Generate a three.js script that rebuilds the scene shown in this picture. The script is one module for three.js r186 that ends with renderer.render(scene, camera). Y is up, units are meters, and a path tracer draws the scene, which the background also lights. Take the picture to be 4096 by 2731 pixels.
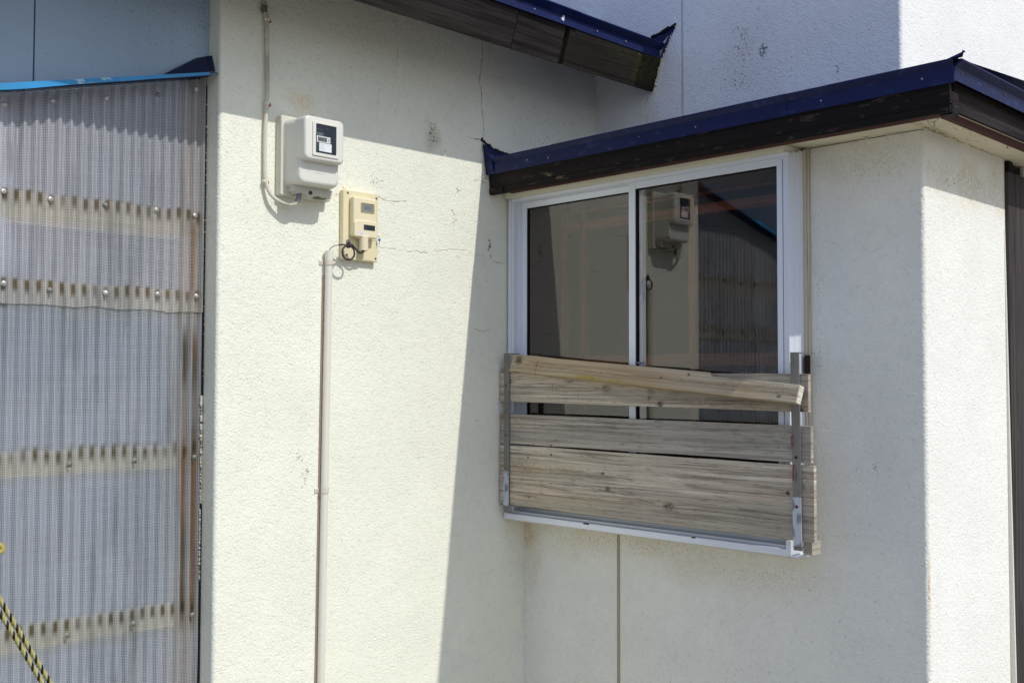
import * as THREE from 'three';
import { mergeGeometries } from 'three/addons/utils/BufferGeometryUtils.js';
import { RoundedBoxGeometry } from 'three/addons/geometries/RoundedBoxGeometry.js';

// ------------------------------------------------------------------ camera, sky, sun, exposure
// x runs along the wall that carries the meters, y is up, z points out of that wall; metres
const scene = new THREE.Scene();
const camera = new THREE.PerspectiveCamera(35.716, 1024 / 682, 0.05, 400);
camera.position.set(-2.979, 1.6, 2.9611);
camera.up.set(-0.0278, 0.9993, 0.0251);
camera.lookAt(-2.979 + 0.7004, 1.6 + 0.0374, 2.9611 - 0.7128);

const renderer = new THREE.WebGLRenderer({ antialias: true });
renderer.setSize(1024, 682);
renderer.toneMapping = THREE.LinearToneMapping;
renderer.toneMappingExposure = 0.96;
renderer.shadowMap.enabled = true;

const SUN = new THREE.Vector3(0.111, 1, 0.883).normalize();
// clear spring sky: deep blue overhead, pale towards the horizon, brighter air round the sun
{
  const w = 512, h = 256, d = new Float32Array(w * h * 4), v = new THREE.Vector3();
  for (let y = 0; y < h; y++) for (let x = 0; x < w; x++) {
    const el = ((y + 0.5) / h - 0.5) * Math.PI, az = ((x + 0.5) / w - 0.5) * 2 * Math.PI;
    v.set(Math.cos(el) * Math.cos(az), Math.sin(el), Math.cos(el) * Math.sin(az));
    const t = Math.pow(1 - Math.max(0, v.y), 2.6), c = Math.max(0, v.dot(SUN)), g = 0.62 * Math.pow(c, 2) + 1.2 * Math.pow(c, 14) + 0.6 * Math.pow(c, 60);
    const i = (y * w + x) * 4, zen = [0.16, 0.28, 0.62], sn = [0.62, 0.60, 0.54];
    const f = 0.5 + 0.5 * (v.x * SUN.x + v.z * SUN.z) / Math.hypot(SUN.x, SUN.z) / Math.max(0.001, Math.hypot(v.x, v.z)), q = f * f * (3 - 2 * f), hor = [0.32 + 0.47 * q, 0.43 + 0.38 * q, 0.74 + 0.09 * q];
    for (let k = 0; k < 3; k++) d[i + k] = zen[k] + (hor[k] - zen[k]) * t + sn[k] * g;
    d[i + 3] = 1;
  }
  const sky = new THREE.DataTexture(d, w, h, THREE.RGBAFormat, THREE.FloatType);
  sky.mapping = THREE.EquirectangularReflectionMapping; sky.magFilter = sky.minFilter = THREE.LinearFilter; sky.wrapS = THREE.RepeatWrapping; sky.needsUpdate = true;
  scene.background = sky; scene.environment = sky;
}
const sun = new THREE.DirectionalLight(new THREE.Color(1, 0.972, 0.92), 2.9);
sun.position.copy(SUN).multiplyScalar(30);
sun.castShadow = true;
sun.shadow.mapSize.set(4096, 4096);
Object.assign(sun.shadow.camera, { left: -8, right: 8, top: 8, bottom: -8, near: 1, far: 60 });
scene.add(sun);

// ------------------------------------------------------------------ helpers: noise and textures
let seed = 7;
const rnd = () => { seed = (seed * 1664525 + 1013904223) >>> 0; return seed / 4294967296; };
const rr = (a, b) => a + (b - a) * rnd();
const NL = 256, lat = new Float32Array(NL * NL);
for (let i = 0; i < lat.length; i++) lat[i] = rnd();
function noise(x, y) {
  const xi = Math.floor(x), yi = Math.floor(y), fx = x - xi, fy = y - yi;
  const u = fx * fx * (3 - 2 * fx), v = fy * fy * (3 - 2 * fy);
  const a = xi & 255, b = (xi + 1) & 255, c = (yi & 255) << 8, d = ((yi + 1) & 255) << 8;
  const p = lat[c + a], q = lat[c + b], r = lat[d + a], s = lat[d + b];
  return p + (q - p) * u + (r - p + (p - q - r + s) * u) * v;
}
const fbm = (x, y, n = 4) => { let s = 0, a = 0.5, t = 0; for (let i = 0; i < n; i++) { s += a * noise(x, y); t += a; a *= 0.5; x = x * 2.03 + 17.3; y = y * 2.03 + 5.1; } return s / t; };
const clamp = (x, a = 0, b = 1) => Math.min(b, Math.max(a, x));
const smooth = (a, b, x) => { const t = clamp((x - a) / (b - a)); return t * t * (3 - 2 * t); };
const lerp = (a, b, t) => a + (b - a) * t;

function dataTex(bytes, w, h, srgb) {
  const t = new THREE.DataTexture(bytes, w, h, THREE.RGBAFormat);
  t.wrapS = t.wrapT = THREE.RepeatWrapping;
  t.magFilter = THREE.LinearFilter; t.minFilter = THREE.LinearFilter;
  if (srgb) t.colorSpace = THREE.SRGBColorSpace;
  t.needsUpdate = true;
  return t;
}
// a surface painted in metres: colour (sRGB 0-255) and height layers over the rectangle [u0, u1] x [v0, v1]
class Sheet {
  constructor(u0, u1, v0, v1, ppm, base) {
    Object.assign(this, { u0, v0, du: u1 - u0, dv: v1 - v0, ppm });
    this.w = Math.round(this.du * ppm); this.h = Math.round(this.dv * ppm);
    this.c = new Float32Array(this.w * this.h * 3); this.b = new Float32Array(this.w * this.h).fill(0.5);
    for (let i = 0; i < this.w * this.h; i++) { this.c[i * 3] = base[0]; this.c[i * 3 + 1] = base[1]; this.c[i * 3 + 2] = base[2]; }
  }
  each(fn, u0 = this.u0, u1 = this.u0 + this.du, v0 = this.v0, v1 = this.v0 + this.dv) {
    const x0 = clamp(Math.floor((u0 - this.u0) * this.ppm), 0, this.w), x1 = clamp(Math.ceil((u1 - this.u0) * this.ppm), 0, this.w);
    const y0 = clamp(Math.floor((v0 - this.v0) * this.ppm), 0, this.h), y1 = clamp(Math.ceil((v1 - this.v0) * this.ppm), 0, this.h);
    for (let y = y0; y < y1; y++) for (let x = x0; x < x1; x++) fn(y * this.w + x, this.u0 + (x + 0.5) / this.ppm, this.v0 + (y + 0.5) / this.ppm);
  }
  mix(i, col, t) { const c = this.c; c[i * 3] = lerp(c[i * 3], col[0], t); c[i * 3 + 1] = lerp(c[i * 3 + 1], col[1], t); c[i * 3 + 2] = lerp(c[i * 3 + 2], col[2], t); }
  // soft blotches of matter with a ragged grain of their own
  stain(u, v, ru, rv, col, amount, grain0 = 60) {
    const grain = grain0 * 2.6;
    this.each((i, x, y) => {
      const d = Math.hypot((x - u) / ru, (y - v) / rv);
      if (d > 1.3) return;
      const n = fbm(x * grain, y * grain, 4), m = fbm(x * grain * 0.05 + 9, y * grain * 0.05, 4);
      this.mix(i, col, amount * smooth(1.2, 0.1, d + (m - 0.5) * 1.1) * smooth(0.1, 0.95, n));
    }, u - ru * 1.3, u + ru * 1.3, v - rv * 1.3, v + rv * 1.3);
  }
  speck(u, v, r, col, t = 1, dig = 0) {
    const a = rr(0, 6.28), e = rr(0.45, 1);
    this.each((i, x, y) => {
      const p = (x - u) * Math.cos(a) + (y - v) * Math.sin(a), q = ((y - v) * Math.cos(a) - (x - u) * Math.sin(a)) / e;
      const k = smooth(r * 1.15, r * 0.6, Math.hypot(p, q) + (noise(x * 700, y * 700) - 0.5) * r);
      if (k > 0) { this.mix(i, col, t * k); this.b[i] -= dig * k; }
    }, u - r * 2, u + r * 2, v - r * 2, v + r * 2);
  }
  specks(n, u, v, ru, rv, r0, r1, col, t = 0.8, dig = 0) {
    for (let k = 0; k < n; k++) {
      const g = (rnd() + rnd() + rnd()) / 1.5 - 1, h = (rnd() + rnd() + rnd()) / 1.5 - 1;
      this.speck(u + g * ru, v + h * rv, r0 + (r1 - r0) * rnd() ** 2.5, col, t * rr(0.5, 1), dig);
    }
  }
  crack(pts, width, col, t = 0.85, dig = 0.3, wild = 0.006) {
    for (let k = 0; k + 1 < pts.length; k++) {
      const [a, b] = pts[k], [c, d] = pts[k + 1], len = Math.hypot(c - a, d - b), n = Math.ceil(len * this.ppm * 1.5);
      for (let j = 0; j <= n; j++) {
        const s = j / n, x = a + (c - a) * s, y = b + (d - b) * s;
        const ox = (fbm(y * 30 + 3 * x, x * 30 + 2, 4) - 0.5) * wild * 2, oy = (fbm(x * 30 + 40, y * 30 + 7, 4) - 0.5) * wild * 2;
        const w = width * (0.2 + 1.0 * noise(x * 60 + y * 40, y * 60 + 11)), gone = noise(x * 25 + 3, y * 25 + 19) < 0.2;
        if (gone) continue;
        this.each((i, px, py) => {
          const f = smooth(w, w * 0.3, Math.hypot(px - x - ox, py - y - oy));
          if (f > 0) { this.mix(i, col, t * f * 0.42); this.b[i] = Math.min(this.b[i], 0.5 - dig * f); }
        }, x + ox - w, x + ox + w, y + oy - w, y + oy + w);
      }
    }
  }
  // trowelled and sprayed stucco: worm-like grains a few millimetres across
  stucco(strength = 1, coarse = 1) {
    this.each((i, x, y) => {
      const wx = x * 0.86 + y * 0.5 + 0.010 * fbm(x * 70, y * 70, 2), wy = y * 0.86 - x * 0.5 + 0.010 * fbm(x * 70 + 50, y * 70 + 9, 2);
      const g1 = 1 - Math.abs(2 * noise(wx * 215 / coarse, wy * 255 / coarse) - 1), g2 = noise(wx * 420, wy * 420), g3 = noise(wx * 60, wy * 60);
      const h = 0.52 * g1 + 0.3 * g2 + 0.25 * g3;
      this.b[i] += strength * (h - 0.5) * 0.7;
      const pit = smooth(0.36, 0.16, h), m = 1 + (h - 0.5) * 0.05 + (fbm(x * 6, y * 6, 3) - 0.5) * 0.045;
      for (let k = 0; k < 3; k++) this.c[i * 3 + k] *= m * (1 - 0.08 * pit * strength);
    });
  }
  maps(bumpScale) {
    const n = this.w * this.h, c = new Uint8Array(n * 4), b = new Uint8Array(n * 4);
    for (let i = 0; i < n; i++) {
      for (let k = 0; k < 3; k++) c[i * 4 + k] = clamp(this.c[i * 3 + k], 0, 255);
      b[i * 4] = b[i * 4 + 1] = b[i * 4 + 2] = clamp(this.b[i]) * 255; c[i * 4 + 3] = b[i * 4 + 3] = 255;
    }
    this.c = this.b = null;
    const place = (t) => { t.repeat.set(1 / this.du, 1 / this.dv); t.offset.set(-this.u0 / this.du, -this.v0 / this.dv); return t; };
    return { map: place(dataTex(c, this.w, this.h, true)), bumpMap: place(dataTex(b, this.w, this.h, false)), bumpScale };
  }
}
const mat = (o) => new THREE.MeshPhysicalMaterial({ roughness: 0.9, metalness: 0, specularIntensity: (o.roughness ?? 0.9) > 0.58 && !o.metalness ? 0.35 : 1, ...o });
const rgb = (r, g, b) => new THREE.Color().setRGB(r / 255, g / 255, b / 255, THREE.SRGBColorSpace);

// ------------------------------------------------------------------ helpers: geometry
// uv in metres from the axis a face looks along
function metreUV(g0, du = 0, dv = 0, turn = null) {
  const g = g0.index ? g0.toNonIndexed() : g0;
  const p = g.attributes.position, n = p.count, uv = new Float32Array(n * 2), a = new THREE.Vector3(), b = new THREE.Vector3(), c = new THREE.Vector3();
  for (let i = 0; i < n; i += 3) {
    a.fromBufferAttribute(p, i); b.fromBufferAttribute(p, i + 1); c.fromBufferAttribute(p, i + 2);
    const N = b.clone().sub(a).cross(c.clone().sub(a)), ax = Math.abs(N.x), ay = Math.abs(N.y), az = Math.abs(N.z);
    for (let k = 0; k < 3; k++) {
      const x = p.getX(i + k), y = p.getY(i + k), z = p.getZ(i + k);
      let u, v;
      if (turn === 'x') { u = x; v = az > ay ? y : z; if (ax > ay && ax > az) { u = z; v = y; } } else if (turn === 'z') { u = z; v = ax > ay ? y : x; if (az > ax && az > ay) { u = x; v = y; } } else if (turn === 'y') { u = y; v = ax > az ? z : x; } else if (ax >= ay && ax >= az) { u = z; v = y; } else if (az >= ay) { u = x; v = y; } else { u = x; v = z; }
      uv[(i + k) * 2] = u + du; uv[(i + k) * 2 + 1] = v + dv;
    }
  }
  g.setAttribute('uv', new THREE.BufferAttribute(uv, 2));
  for (const k of Object.keys(g.attributes)) if (!['position', 'normal', 'uv'].includes(k)) g.deleteAttribute(k);
  return g;
}
function bx(x0, x1, y0, y1, z0, z1, r = 0, ...uv) {
  const w = Math.abs(x1 - x0), h = Math.abs(y1 - y0), d = Math.abs(z1 - z0);
  const g = r ? new RoundedBoxGeometry(w, h, d, 2, Math.min(r, w / 2.01, h / 2.01, d / 2.01)) : new THREE.BoxGeometry(w, h, d);
  g.translate((x0 + x1) / 2, (y0 + y1) / 2, (z0 + z1) / 2);
  return metreUV(g, ...uv);
}
// outline in (z, y) drawn along x from a to b
function alongX(pts, a, b, bevel = 0, ...uv) {
  const s = new THREE.Shape(pts.map(([z, y]) => new THREE.Vector2(-z, y)));
  const g = new THREE.ExtrudeGeometry(s, { depth: b - a - 2 * bevel, bevelEnabled: bevel > 0, bevelSize: bevel, bevelThickness: bevel, bevelOffset: -bevel, bevelSegments: 2 });
  g.translate(0, 0, bevel); g.rotateY(Math.PI / 2); g.translate(a, 0, 0);
  return metreUV(g, ...uv);
}
// outline in (x, y) drawn along z from a to b
function alongZ(pts, a, b, bevel = 0, ...uv) {
  const s = pts instanceof THREE.Shape ? pts : new THREE.Shape(pts.map(([x, y]) => new THREE.Vector2(x, y)));
  const g = new THREE.ExtrudeGeometry(s, { depth: b - a - 2 * bevel, bevelEnabled: bevel > 0, bevelSize: bevel, bevelThickness: bevel, bevelOffset: -bevel, bevelSegments: 3, curveSegments: 10 });
  g.translate(0, 0, a + bevel);
  return metreUV(g, ...uv);
}
// outline in (x, z) drawn upwards
function alongY(pts, a, b, ...uv) {
  const s = new THREE.Shape(pts.map(([x, z]) => new THREE.Vector2(x, -z)));
  const g = new THREE.ExtrudeGeometry(s, { depth: b - a, bevelEnabled: false });
  g.rotateX(-Math.PI / 2); g.translate(0, a, 0);
  return metreUV(g, ...uv);
}
function roundRect(x0, x1, y0, y1, r) {
  const s = new THREE.Shape();
  s.moveTo(x0 + r, y0); s.lineTo(x1 - r, y0); s.absarc(x1 - r, y0 + r, r, -Math.PI / 2, 0); s.lineTo(x1, y1 - r); s.absarc(x1 - r, y1 - r, r, 0, Math.PI / 2);
  s.lineTo(x0 + r, y1); s.absarc(x0 + r, y1 - r, r, Math.PI / 2, Math.PI); s.lineTo(x0, y0 + r); s.absarc(x0 + r, y0 + r, r, Math.PI, Math.PI * 1.5);
  return s;
}
function tube(pts, r, seg = 60, rad = 10, closed = false) {
  const c = new THREE.CatmullRomCurve3(pts.map((p) => new THREE.Vector3(...p)), closed, 'centripetal');
  return metreUV(new THREE.TubeGeometry(c, seg, r, rad, closed));
}
function cyl(r0, r1, h, x, y, z, axis = 'y', seg = 20) {
  const g = new THREE.CylinderGeometry(r0, r1, h, seg);
  if (axis === 'z') g.rotateX(Math.PI / 2); if (axis === 'x') g.rotateZ(-Math.PI / 2);
  g.translate(x, y, z);
  return metreUV(g);
}
function sheetOf(quads) { // thin sheets from corner lists
  const pos = [];
  for (const q of quads) for (let k = 1; k + 1 < q.length; k++) pos.push(...q[0], ...q[k], ...q[k + 1]);
  const g = new THREE.BufferGeometry();
  g.setAttribute('position', new THREE.Float32BufferAttribute(pos, 3)); g.computeVertexNormals();
  return metreUV(g);
}
const names = {};
function numbered(n) { names[n] = (names[n] ?? -1) + 1; return names[n] ? `${n}_${String(names[n]).padStart(3, '0')}` : n; }
function thing(name, label, category, group) {
  const o = new THREE.Group(); o.name = numbered(name); o.userData = { label, category, kind: 'thing' };
  if (group) o.userData.group = group;
  scene.add(o); return o;
}
function part(parent, name, geo, m, label) {
  const g = Array.isArray(geo) ? mergeGeometries(geo) : geo;
  const o = new THREE.Mesh(g, m); o.name = name; o.castShadow = o.receiveShadow = true;
  if (label) o.userData.label = label;
  parent.add(o); return o;
}
function structure(name, geo, m) { const o = part(scene, name, geo, m); o.userData.kind = 'structure'; return o; }

// ------------------------------------------------------------------ ground
{
  const s = new Sheet(0, 2, 0, 2, 256, [146, 139, 126]);
  s.each((i, x, y) => { const m = 0.85 + 0.3 * fbm(x * 8, y * 8, 4); for (let k = 0; k < 3; k++) s.c[i * 3 + k] *= m; s.b[i] = fbm(x * 120, y * 120, 3); });
  const g = new THREE.PlaneGeometry(240, 240); g.rotateX(-Math.PI / 2);
  structure('ground', metreUV(g), mat({ ...s.maps(0.003), roughness: 0.95 }));
}

// ------------------------------------------------------------------ walls
const DIRT = [58, 54, 44], CRK = [70, 66, 58];
// the wall with the meters
{
  const s = new Sheet(-1.36, 0.62, 0.4, 3.2, 620, [237, 238, 221]);
  s.stucco(1);
  s.stain(-1.045, 2.515, 0.07, 0.06, [214, 180, 138], 0.7, 90);
  s.stain(-0.48, 2.49, 0.05, 0.07, [120, 116, 84], 0.6, 120);
  s.specks(45, -0.485, 2.505, 0.035, 0.05, 0.001, 0.0042, DIRT, 0.9);
  s.specks(30, -0.43, 2.46, 0.05, 0.05, 0.0008, 0.002, DIRT, 0.6);
  s.specks(30, -0.739, 2.30, 0.035, 0.035, 0.001, 0.0032, DIRT, 0.8);
  s.specks(14, -0.358, 2.317, 0.02, 0.03, 0.001, 0.005, DIRT, 0.85);
  s.specks(20, -0.372, 2.21, 0.025, 0.06, 0.001, 0.0045, DIRT, 0.85);
  s.specks(26, -0.19, 2.13, 0.012, 0.06, 0.001, 0.006, [90, 86, 76], 0.75);
  s.specks(30, -1.02, 1.30, 0.025, 0.06, 0.001, 0.0036, [70, 70, 52], 0.85);
  s.specks(16, -1.045, 1.36, 0.015, 0.03, 0.001, 0.003, [70, 70, 52], 0.8);
  s.specks(200, -0.75, 1.9, 0.75, 1.4, 0.0005, 0.0013, [130, 124, 108], 0.5);
  s.specks(260, -0.75, 2.8, 0.45, 0.22, 0.0006, 0.0018, [96, 84, 58], 0.6);
  s.specks(150, -0.45, 2.2, 0.5, 0.4, 0.0006, 0.002, DIRT, 0.5);
  s.specks(120, 0.12, 2.6, 0.32, 0.2, 0.0008, 0.003, [60, 62, 56], 0.6);
  s.specks(30, -0.3, 1.75, 0.3, 0.4, 0.0006, 0.0022, [110, 106, 92], 0.6);
  const corner = [[-0.235, 2.98], [-0.231, 2.86], [-0.246, 2.75], [-0.236, 2.70], [-0.2335, 2.634], [-0.222, 2.556], [-0.233, 2.522]];
  s.crack(corner, 0.0022, CRK, 0.9, 0.4, 0.005);
  s.crack([[-0.31, 2.524], [-0.27, 2.52], [-0.235, 2.524]], 0.0026, [60, 52, 44], 0.9, 0.4, 0.006);
  s.crack([[-0.27, 2.362], [-0.24, 2.366], [-0.205, 2.36]], 0.0022, [96, 80, 66], 0.8, 0.4, 0.006);
  s.crack([[-0.745, 2.245], [-0.70, 2.236], [-0.64, 2.236], [-0.6, 2.244]], 0.0022, [120, 100, 82], 0.8, 0.35, 0.005);
  s.crack([[-0.735, 2.064], [-0.62, 2.066], [-0.515, 2.065], [-0.42, 2.083], [-0.33, 2.096], [-0.28, 2.078], [-0.228, 2.079], [-0.12, 2.058]], 0.0018, [128, 122, 106], 0.75, 0.35, 0.01);
  s.crack([[-0.3, 1.80], [-0.22, 1.79], [-0.14, 1.80]], 0.0018, [130, 122, 104], 0.7, 0.3, 0.01);
  s.crack([[-0.26, 1.452], [-0.19, 1.447], [-0.12, 1.449]], 0.0018, [128, 116, 98], 0.7, 0.3, 0.01);
  s.crack([[-0.64, 2.79], [-0.65, 2.73], [-0.664, 2.70]], 0.0014, [100, 90, 66], 0.7, 0.3, 0.006);
  s.crack([[-0.725, 2.66], [-0.733, 2.54], [-0.728, 2.46]], 0.0014, [150, 146, 128], 0.5, 0.2, 0.004);
  s.crack([[0.04, 2.5], [0.06, 2.56], [0.05, 2.62]], 0.0012, [90, 92, 86], 0.6, 0.3, 0.006);
  // crumbling paint round the corner of the remote display
  for (const [u, v, n] of [[-0.905, 2.225, 16], [-0.875, 2.253, 14], [-0.73, 2.24, 12], [-0.735, 2.05, 8]]) { s.specks(n, u, v, 0.02, 0.016, 0.001, 0.004, [232, 212, 200], 0.8, 0.2); s.specks(n >> 1, u, v, 0.02, 0.016, 0.0008, 0.003, [110, 90, 76], 0.8, 0.3); }
  s.stain(-1.17, 2.13, 0.02, 0.05, [196, 190, 170], 0.4, 120);
  const m = mat({ ...s.maps(0.0036), roughness: 0.93 });
  const t = thing('stucco_wall', 'cream stucco wall carrying the two meters, hairline cracks above the small bay roof', 'wall');
  const plan = [[-1.3447, -0.25], [-1.3447, -0.013]];
  for (let k = 0; k <= 6; k++) { const a = Math.PI - k * Math.PI / 12; plan.push([-1.3317 + 0.013 * Math.cos(a), -0.013 + 0.013 * Math.sin(a)]); }
  plan.push([0.56, 0], [0.56, -0.25]);
  const g = alongY(plan, 0, 3.14);
  part(t, 'wall_face', g, m);
}
// blue-grey wall over the lean-to
{
  const s = new Sheet(-2.9, -1.3, 2.1, 3.2, 560, [166, 188, 208]);
  s.each((i, x, y) => { const h = fbm(x * 260, y * 260, 2); s.b[i] += (h - 0.5) * 0.3; const m = 1 + (fbm(x * 7, y * 7, 4) - 0.5) * 0.09; for (let k = 0; k < 3; k++) s.c[i * 3 + k] *= m; });
  s.specks(900, -1.48, 2.78, 0.3, 0.3, 0.0006, 0.0019, [60, 66, 66], 0.75);
  s.specks(300, -1.7, 2.6, 0.35, 0.3, 0.0006, 0.0015, [66, 72, 72], 0.6);
  s.specks(120, -1.37, 2.75, 0.02, 0.16, 0.0006, 0.002, [70, 70, 66], 0.7);
  s.crack([[-1.54, 2.58], [-1.545, 2.66], [-1.54, 2.72]], 0.001, [80, 90, 94], 0.6, 0.2, 0.004);
  const m = mat({ ...s.maps(0.0016), roughness: 0.8 });
  const t = thing('siding_wall', 'blue-grey panel wall above the corrugated lean-to roof, speckled with dirt', 'wall');
  part(t, 'wall_panel', alongZ([[-1.8778, 2.424], [-1.3455, 2.567], [-1.3455, 3.14], [-1.8778, 3.14]], -0.2, -0.07), m);
  part(t, 'wall_panel', alongZ([[-2.9, 2.15], [-1.8826, 2.423], [-1.8826, 3.14], [-2.9, 3.14]], -0.2, -0.07), m);
  part(t, 'joint_filler', bx(-1.884, -1.8765, 2.426, 3.14, -0.19, -0.0735), mat({ color: rgb(84, 96, 110) }));
}
// bay: the wall with the window and its sunlit side
const bay = thing('bay_wall', 'grey-cream stucco wall of the projecting bay under the low blue roof edge', 'wall');
{
  const s = new Sheet(-0.02, 1.66, 0.4, 2.44, 600, [236, 235, 223]);
  s.stucco(1, 1.05);
  s.stain(0.35, 1.02, 0.45, 0.09, [206, 184, 142], 0.4, 90);
  s.stain(0.95, 0.98, 0.5, 0.09, [204, 188, 148], 0.35, 90);
  s.stain(0.02, 1.02, 0.04, 0.11, [186, 140, 88], 0.7, 110);
  s.stain(0.05, 0.95, 0.05, 0.2, [206, 184, 148], 0.5, 80);
  s.specks(500, 0.5, 1.02, 0.55, 0.06, 0.0006, 0.0018, [74, 62, 40], 0.7);
  s.specks(260, 1.1, 0.98, 0.3, 0.07, 0.0006, 0.0018, [74, 66, 48], 0.6);
  s.specks(50, 0.7, 0.85, 0.7, 0.3, 0.0005, 0.0013, [96, 90, 76], 0.55);
  s.stain(1.45, 2.27, 0.25, 0.08, [190, 178, 142], 0.35, 80);
  s.specks(160, 1.45, 2.25, 0.2, 0.06, 0.0005, 0.0014, [66, 58, 36], 0.75);
  s.specks(90, 1.29, 1.7, 0.01, 0.5, 0.0006, 0.002, [84, 78, 60], 0.6);
  s.specks(24, 1.47, 1.34, 0.015, 0.025, 0.0008, 0.003, [110, 106, 100], 0.8);
  s.specks(30, 1.4, 1.6, 0.22, 0.7, 0.0006, 0.0016, [120, 116, 106], 0.5);
  for (let k = 0; k < 60; k++) s.speck(rr(1.612, 1.622), rr(0.5, 2.05), rr(0.0008, 0.003), [244, 243, 236], 0.9, -0.2);
  const m = mat({ ...s.maps(0.0044), roughness: 0.93 });
  // opening for the window; drawn with -z as the outline's x so that the extrusion runs along x
  const sh = new THREE.Shape([[0.0005, 0], [1.6136, 0], [1.6136, 2.33], [0.0005, 2.33]].map(([z, y]) => new THREE.Vector2(-z, y)));
  const groove = 0.4821;
  const hole = new THREE.Path([[0.03, 1.10], [0.03, 2.285], [1.215, 2.285], [1.215, 1.10]].map(([z, y]) => new THREE.Vector2(-z, y)));
  sh.holes.push(hole);
  const g = new THREE.ExtrudeGeometry(sh, { depth: 0.12, bevelEnabled: false }); g.rotateY(Math.PI / 2);
  const cornerPlan = [[0.012, 1.6136]];
  for (let k = 0; k <= 6; k++) { const a = Math.PI - k * Math.PI / 12; cornerPlan.push([0.012 + 0.012 * Math.cos(a), 1.6136 + 0.012 * Math.sin(a)]); }
  part(bay, 'window_wall', [metreUV(g), alongY(cornerPlan, 0, 2.33)], m);
  part(bay, 'joint_strip', bx(-0.0022, 0.004, 0, 1.06, groove - 0.0065, groove + 0.0065, 0.001), mat({ color: rgb(168, 158, 134), roughness: 0.7 }));
  const s2 = new Sheet(0, 0.64, 0.4, 2.44, 600, [238, 237, 228]);
  s2.stucco(1);
  s2.stain(0.35, 2.22, 0.4, 0.1, [190, 172, 118], 0.6, 70);
  s2.specks(150, 0.35, 1.5, 0.3, 0.9, 0.0006, 0.0015, [150, 144, 126], 0.5);
  s2.specks(6, 0.2, 2.2, 0.1, 0.03, 0.001, 0.004, [60, 50, 34], 0.9);
  part(bay, 'side_wall', bx(0.012, 0.606, 0, 2.335, 1.5056, 1.6256), mat({ ...s2.maps(0.0036), roughness: 0.93 }));
  // plaster bead along the post, standing out further towards the bottom
  part(bay, 'edge_bead', alongX([[1.60, 0], [1.648, 0], [1.6262, 2.1], [1.60, 2.1]], 0.5965, 0.6055), mat({ color: rgb(222, 219, 206) }));
}
// tall white wall behind the bay roof
{
  const s = new Sheet(-0.02, 1.4, 2.3, 3.5, 600, [230, 232, 231]);
  s.stucco(1.1, 1.25);
  s.specks(120, 0.74, 2.88, 0.05, 0.12, 0.0008, 0.004, [56, 54, 54], 0.85);
  s.specks(60, 0.825, 2.83, 0.025, 0.05, 0.001, 0.0055, [44, 42, 42], 0.9);
  s.specks(260, 0.75, 2.8, 0.3, 0.25, 0.0007, 0.0026, [70, 68, 70], 0.7);
  s.specks(60, 0.72, 2.74, 0.08, 0.08, 0.0008, 0.004, [60, 58, 58], 0.8);
  s.specks(14, 1.13, 2.71, 0.03, 0.03, 0.001, 0.004, [66, 64, 64], 0.85);
  s.specks(120, 1.05, 2.8, 0.3, 0.3, 0.0006, 0.0018, [90, 90, 96], 0.6);
  s.specks(90, 0.5, 2.75, 0.08, 0.25, 0.0006, 0.002, [80, 78, 74], 0.6);
  s.stain(0.28, 2.72, 0.08, 0.12, [196, 188, 166], 0.5, 70);
  s.stain(0.75, 2.86, 0.14, 0.2, [200, 192, 188], 0.5, 60);
  s.crack([[0.282, 2.78], [0.276, 2.72], [0.28, 2.66], [0.27, 2.6]], 0.0016, [90, 84, 70], 0.8, 0.3, 0.008);
  s.crack([[0.965, 3.1], [0.97, 2.95], [0.966, 2.8], [0.962, 2.66]], 0.0014, [150, 146, 148], 0.7, 0.3, 0.006);
  const m = mat({ ...s.maps(0.0036), roughness: 0.93 });
  const s2 = new Sheet(0.4, 2.0, 2.3, 3.5, 500, [238, 237, 232]);
  s2.stucco(1);
  const m2 = mat({ ...s2.maps(0.0036), roughness: 0.93 });
  const t = thing('house_wall', 'tall white house wall behind the bay roof, shaded blue with dark mould specks', 'wall');
  const jz = 0.4553;
  part(t, 'wall_panel', [bx(0.4327, 0.4446, 2.42, 5.4, 0.0006, jz - 0.005), bx(0.4327, 0.55, 3.142, 5.4, -4, 0.0004)], m);
  const plan = [[0.4446, jz + 0.005], [0.4327, jz + 0.005], [0.4327, 1.3491]];
  for (let k = 0; k <= 6; k++) { const a = Math.PI - k * Math.PI / 12; plan.push([0.4447 + 0.012 * Math.cos(a), 1.3491 + 0.012 * Math.sin(a)]); }
  part(t, 'wall_panel', alongY(plan, 2.42, 5.4), m);
  part(t, 'joint_filler', alongY([[0.4375, jz - 0.006], [0.4345, jz - 0.003], [0.4318, jz + 0.001], [0.4325, jz + 0.006], [0.5, jz + 0.006], [0.5, jz - 0.006]], 2.42, 5.4), mat({ color: rgb(196, 198, 200), roughness: 0.6 }));
  part(t, 'sunlit_wall', bx(0.4449, 5, 2.42, 5.4, 1.2, 1.3611), m2, 'sunlit white front of the tall house wall');
  // the roof of the tall part overhangs it; its shade falls on the eave below
  part(t, 'roof', bx(0.18, 5.3, 5.4, 5.5, -4, 1.9, 0.01), mat({ color: rgb(40, 60, 110), roughness: 0.5 }));
}

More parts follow.
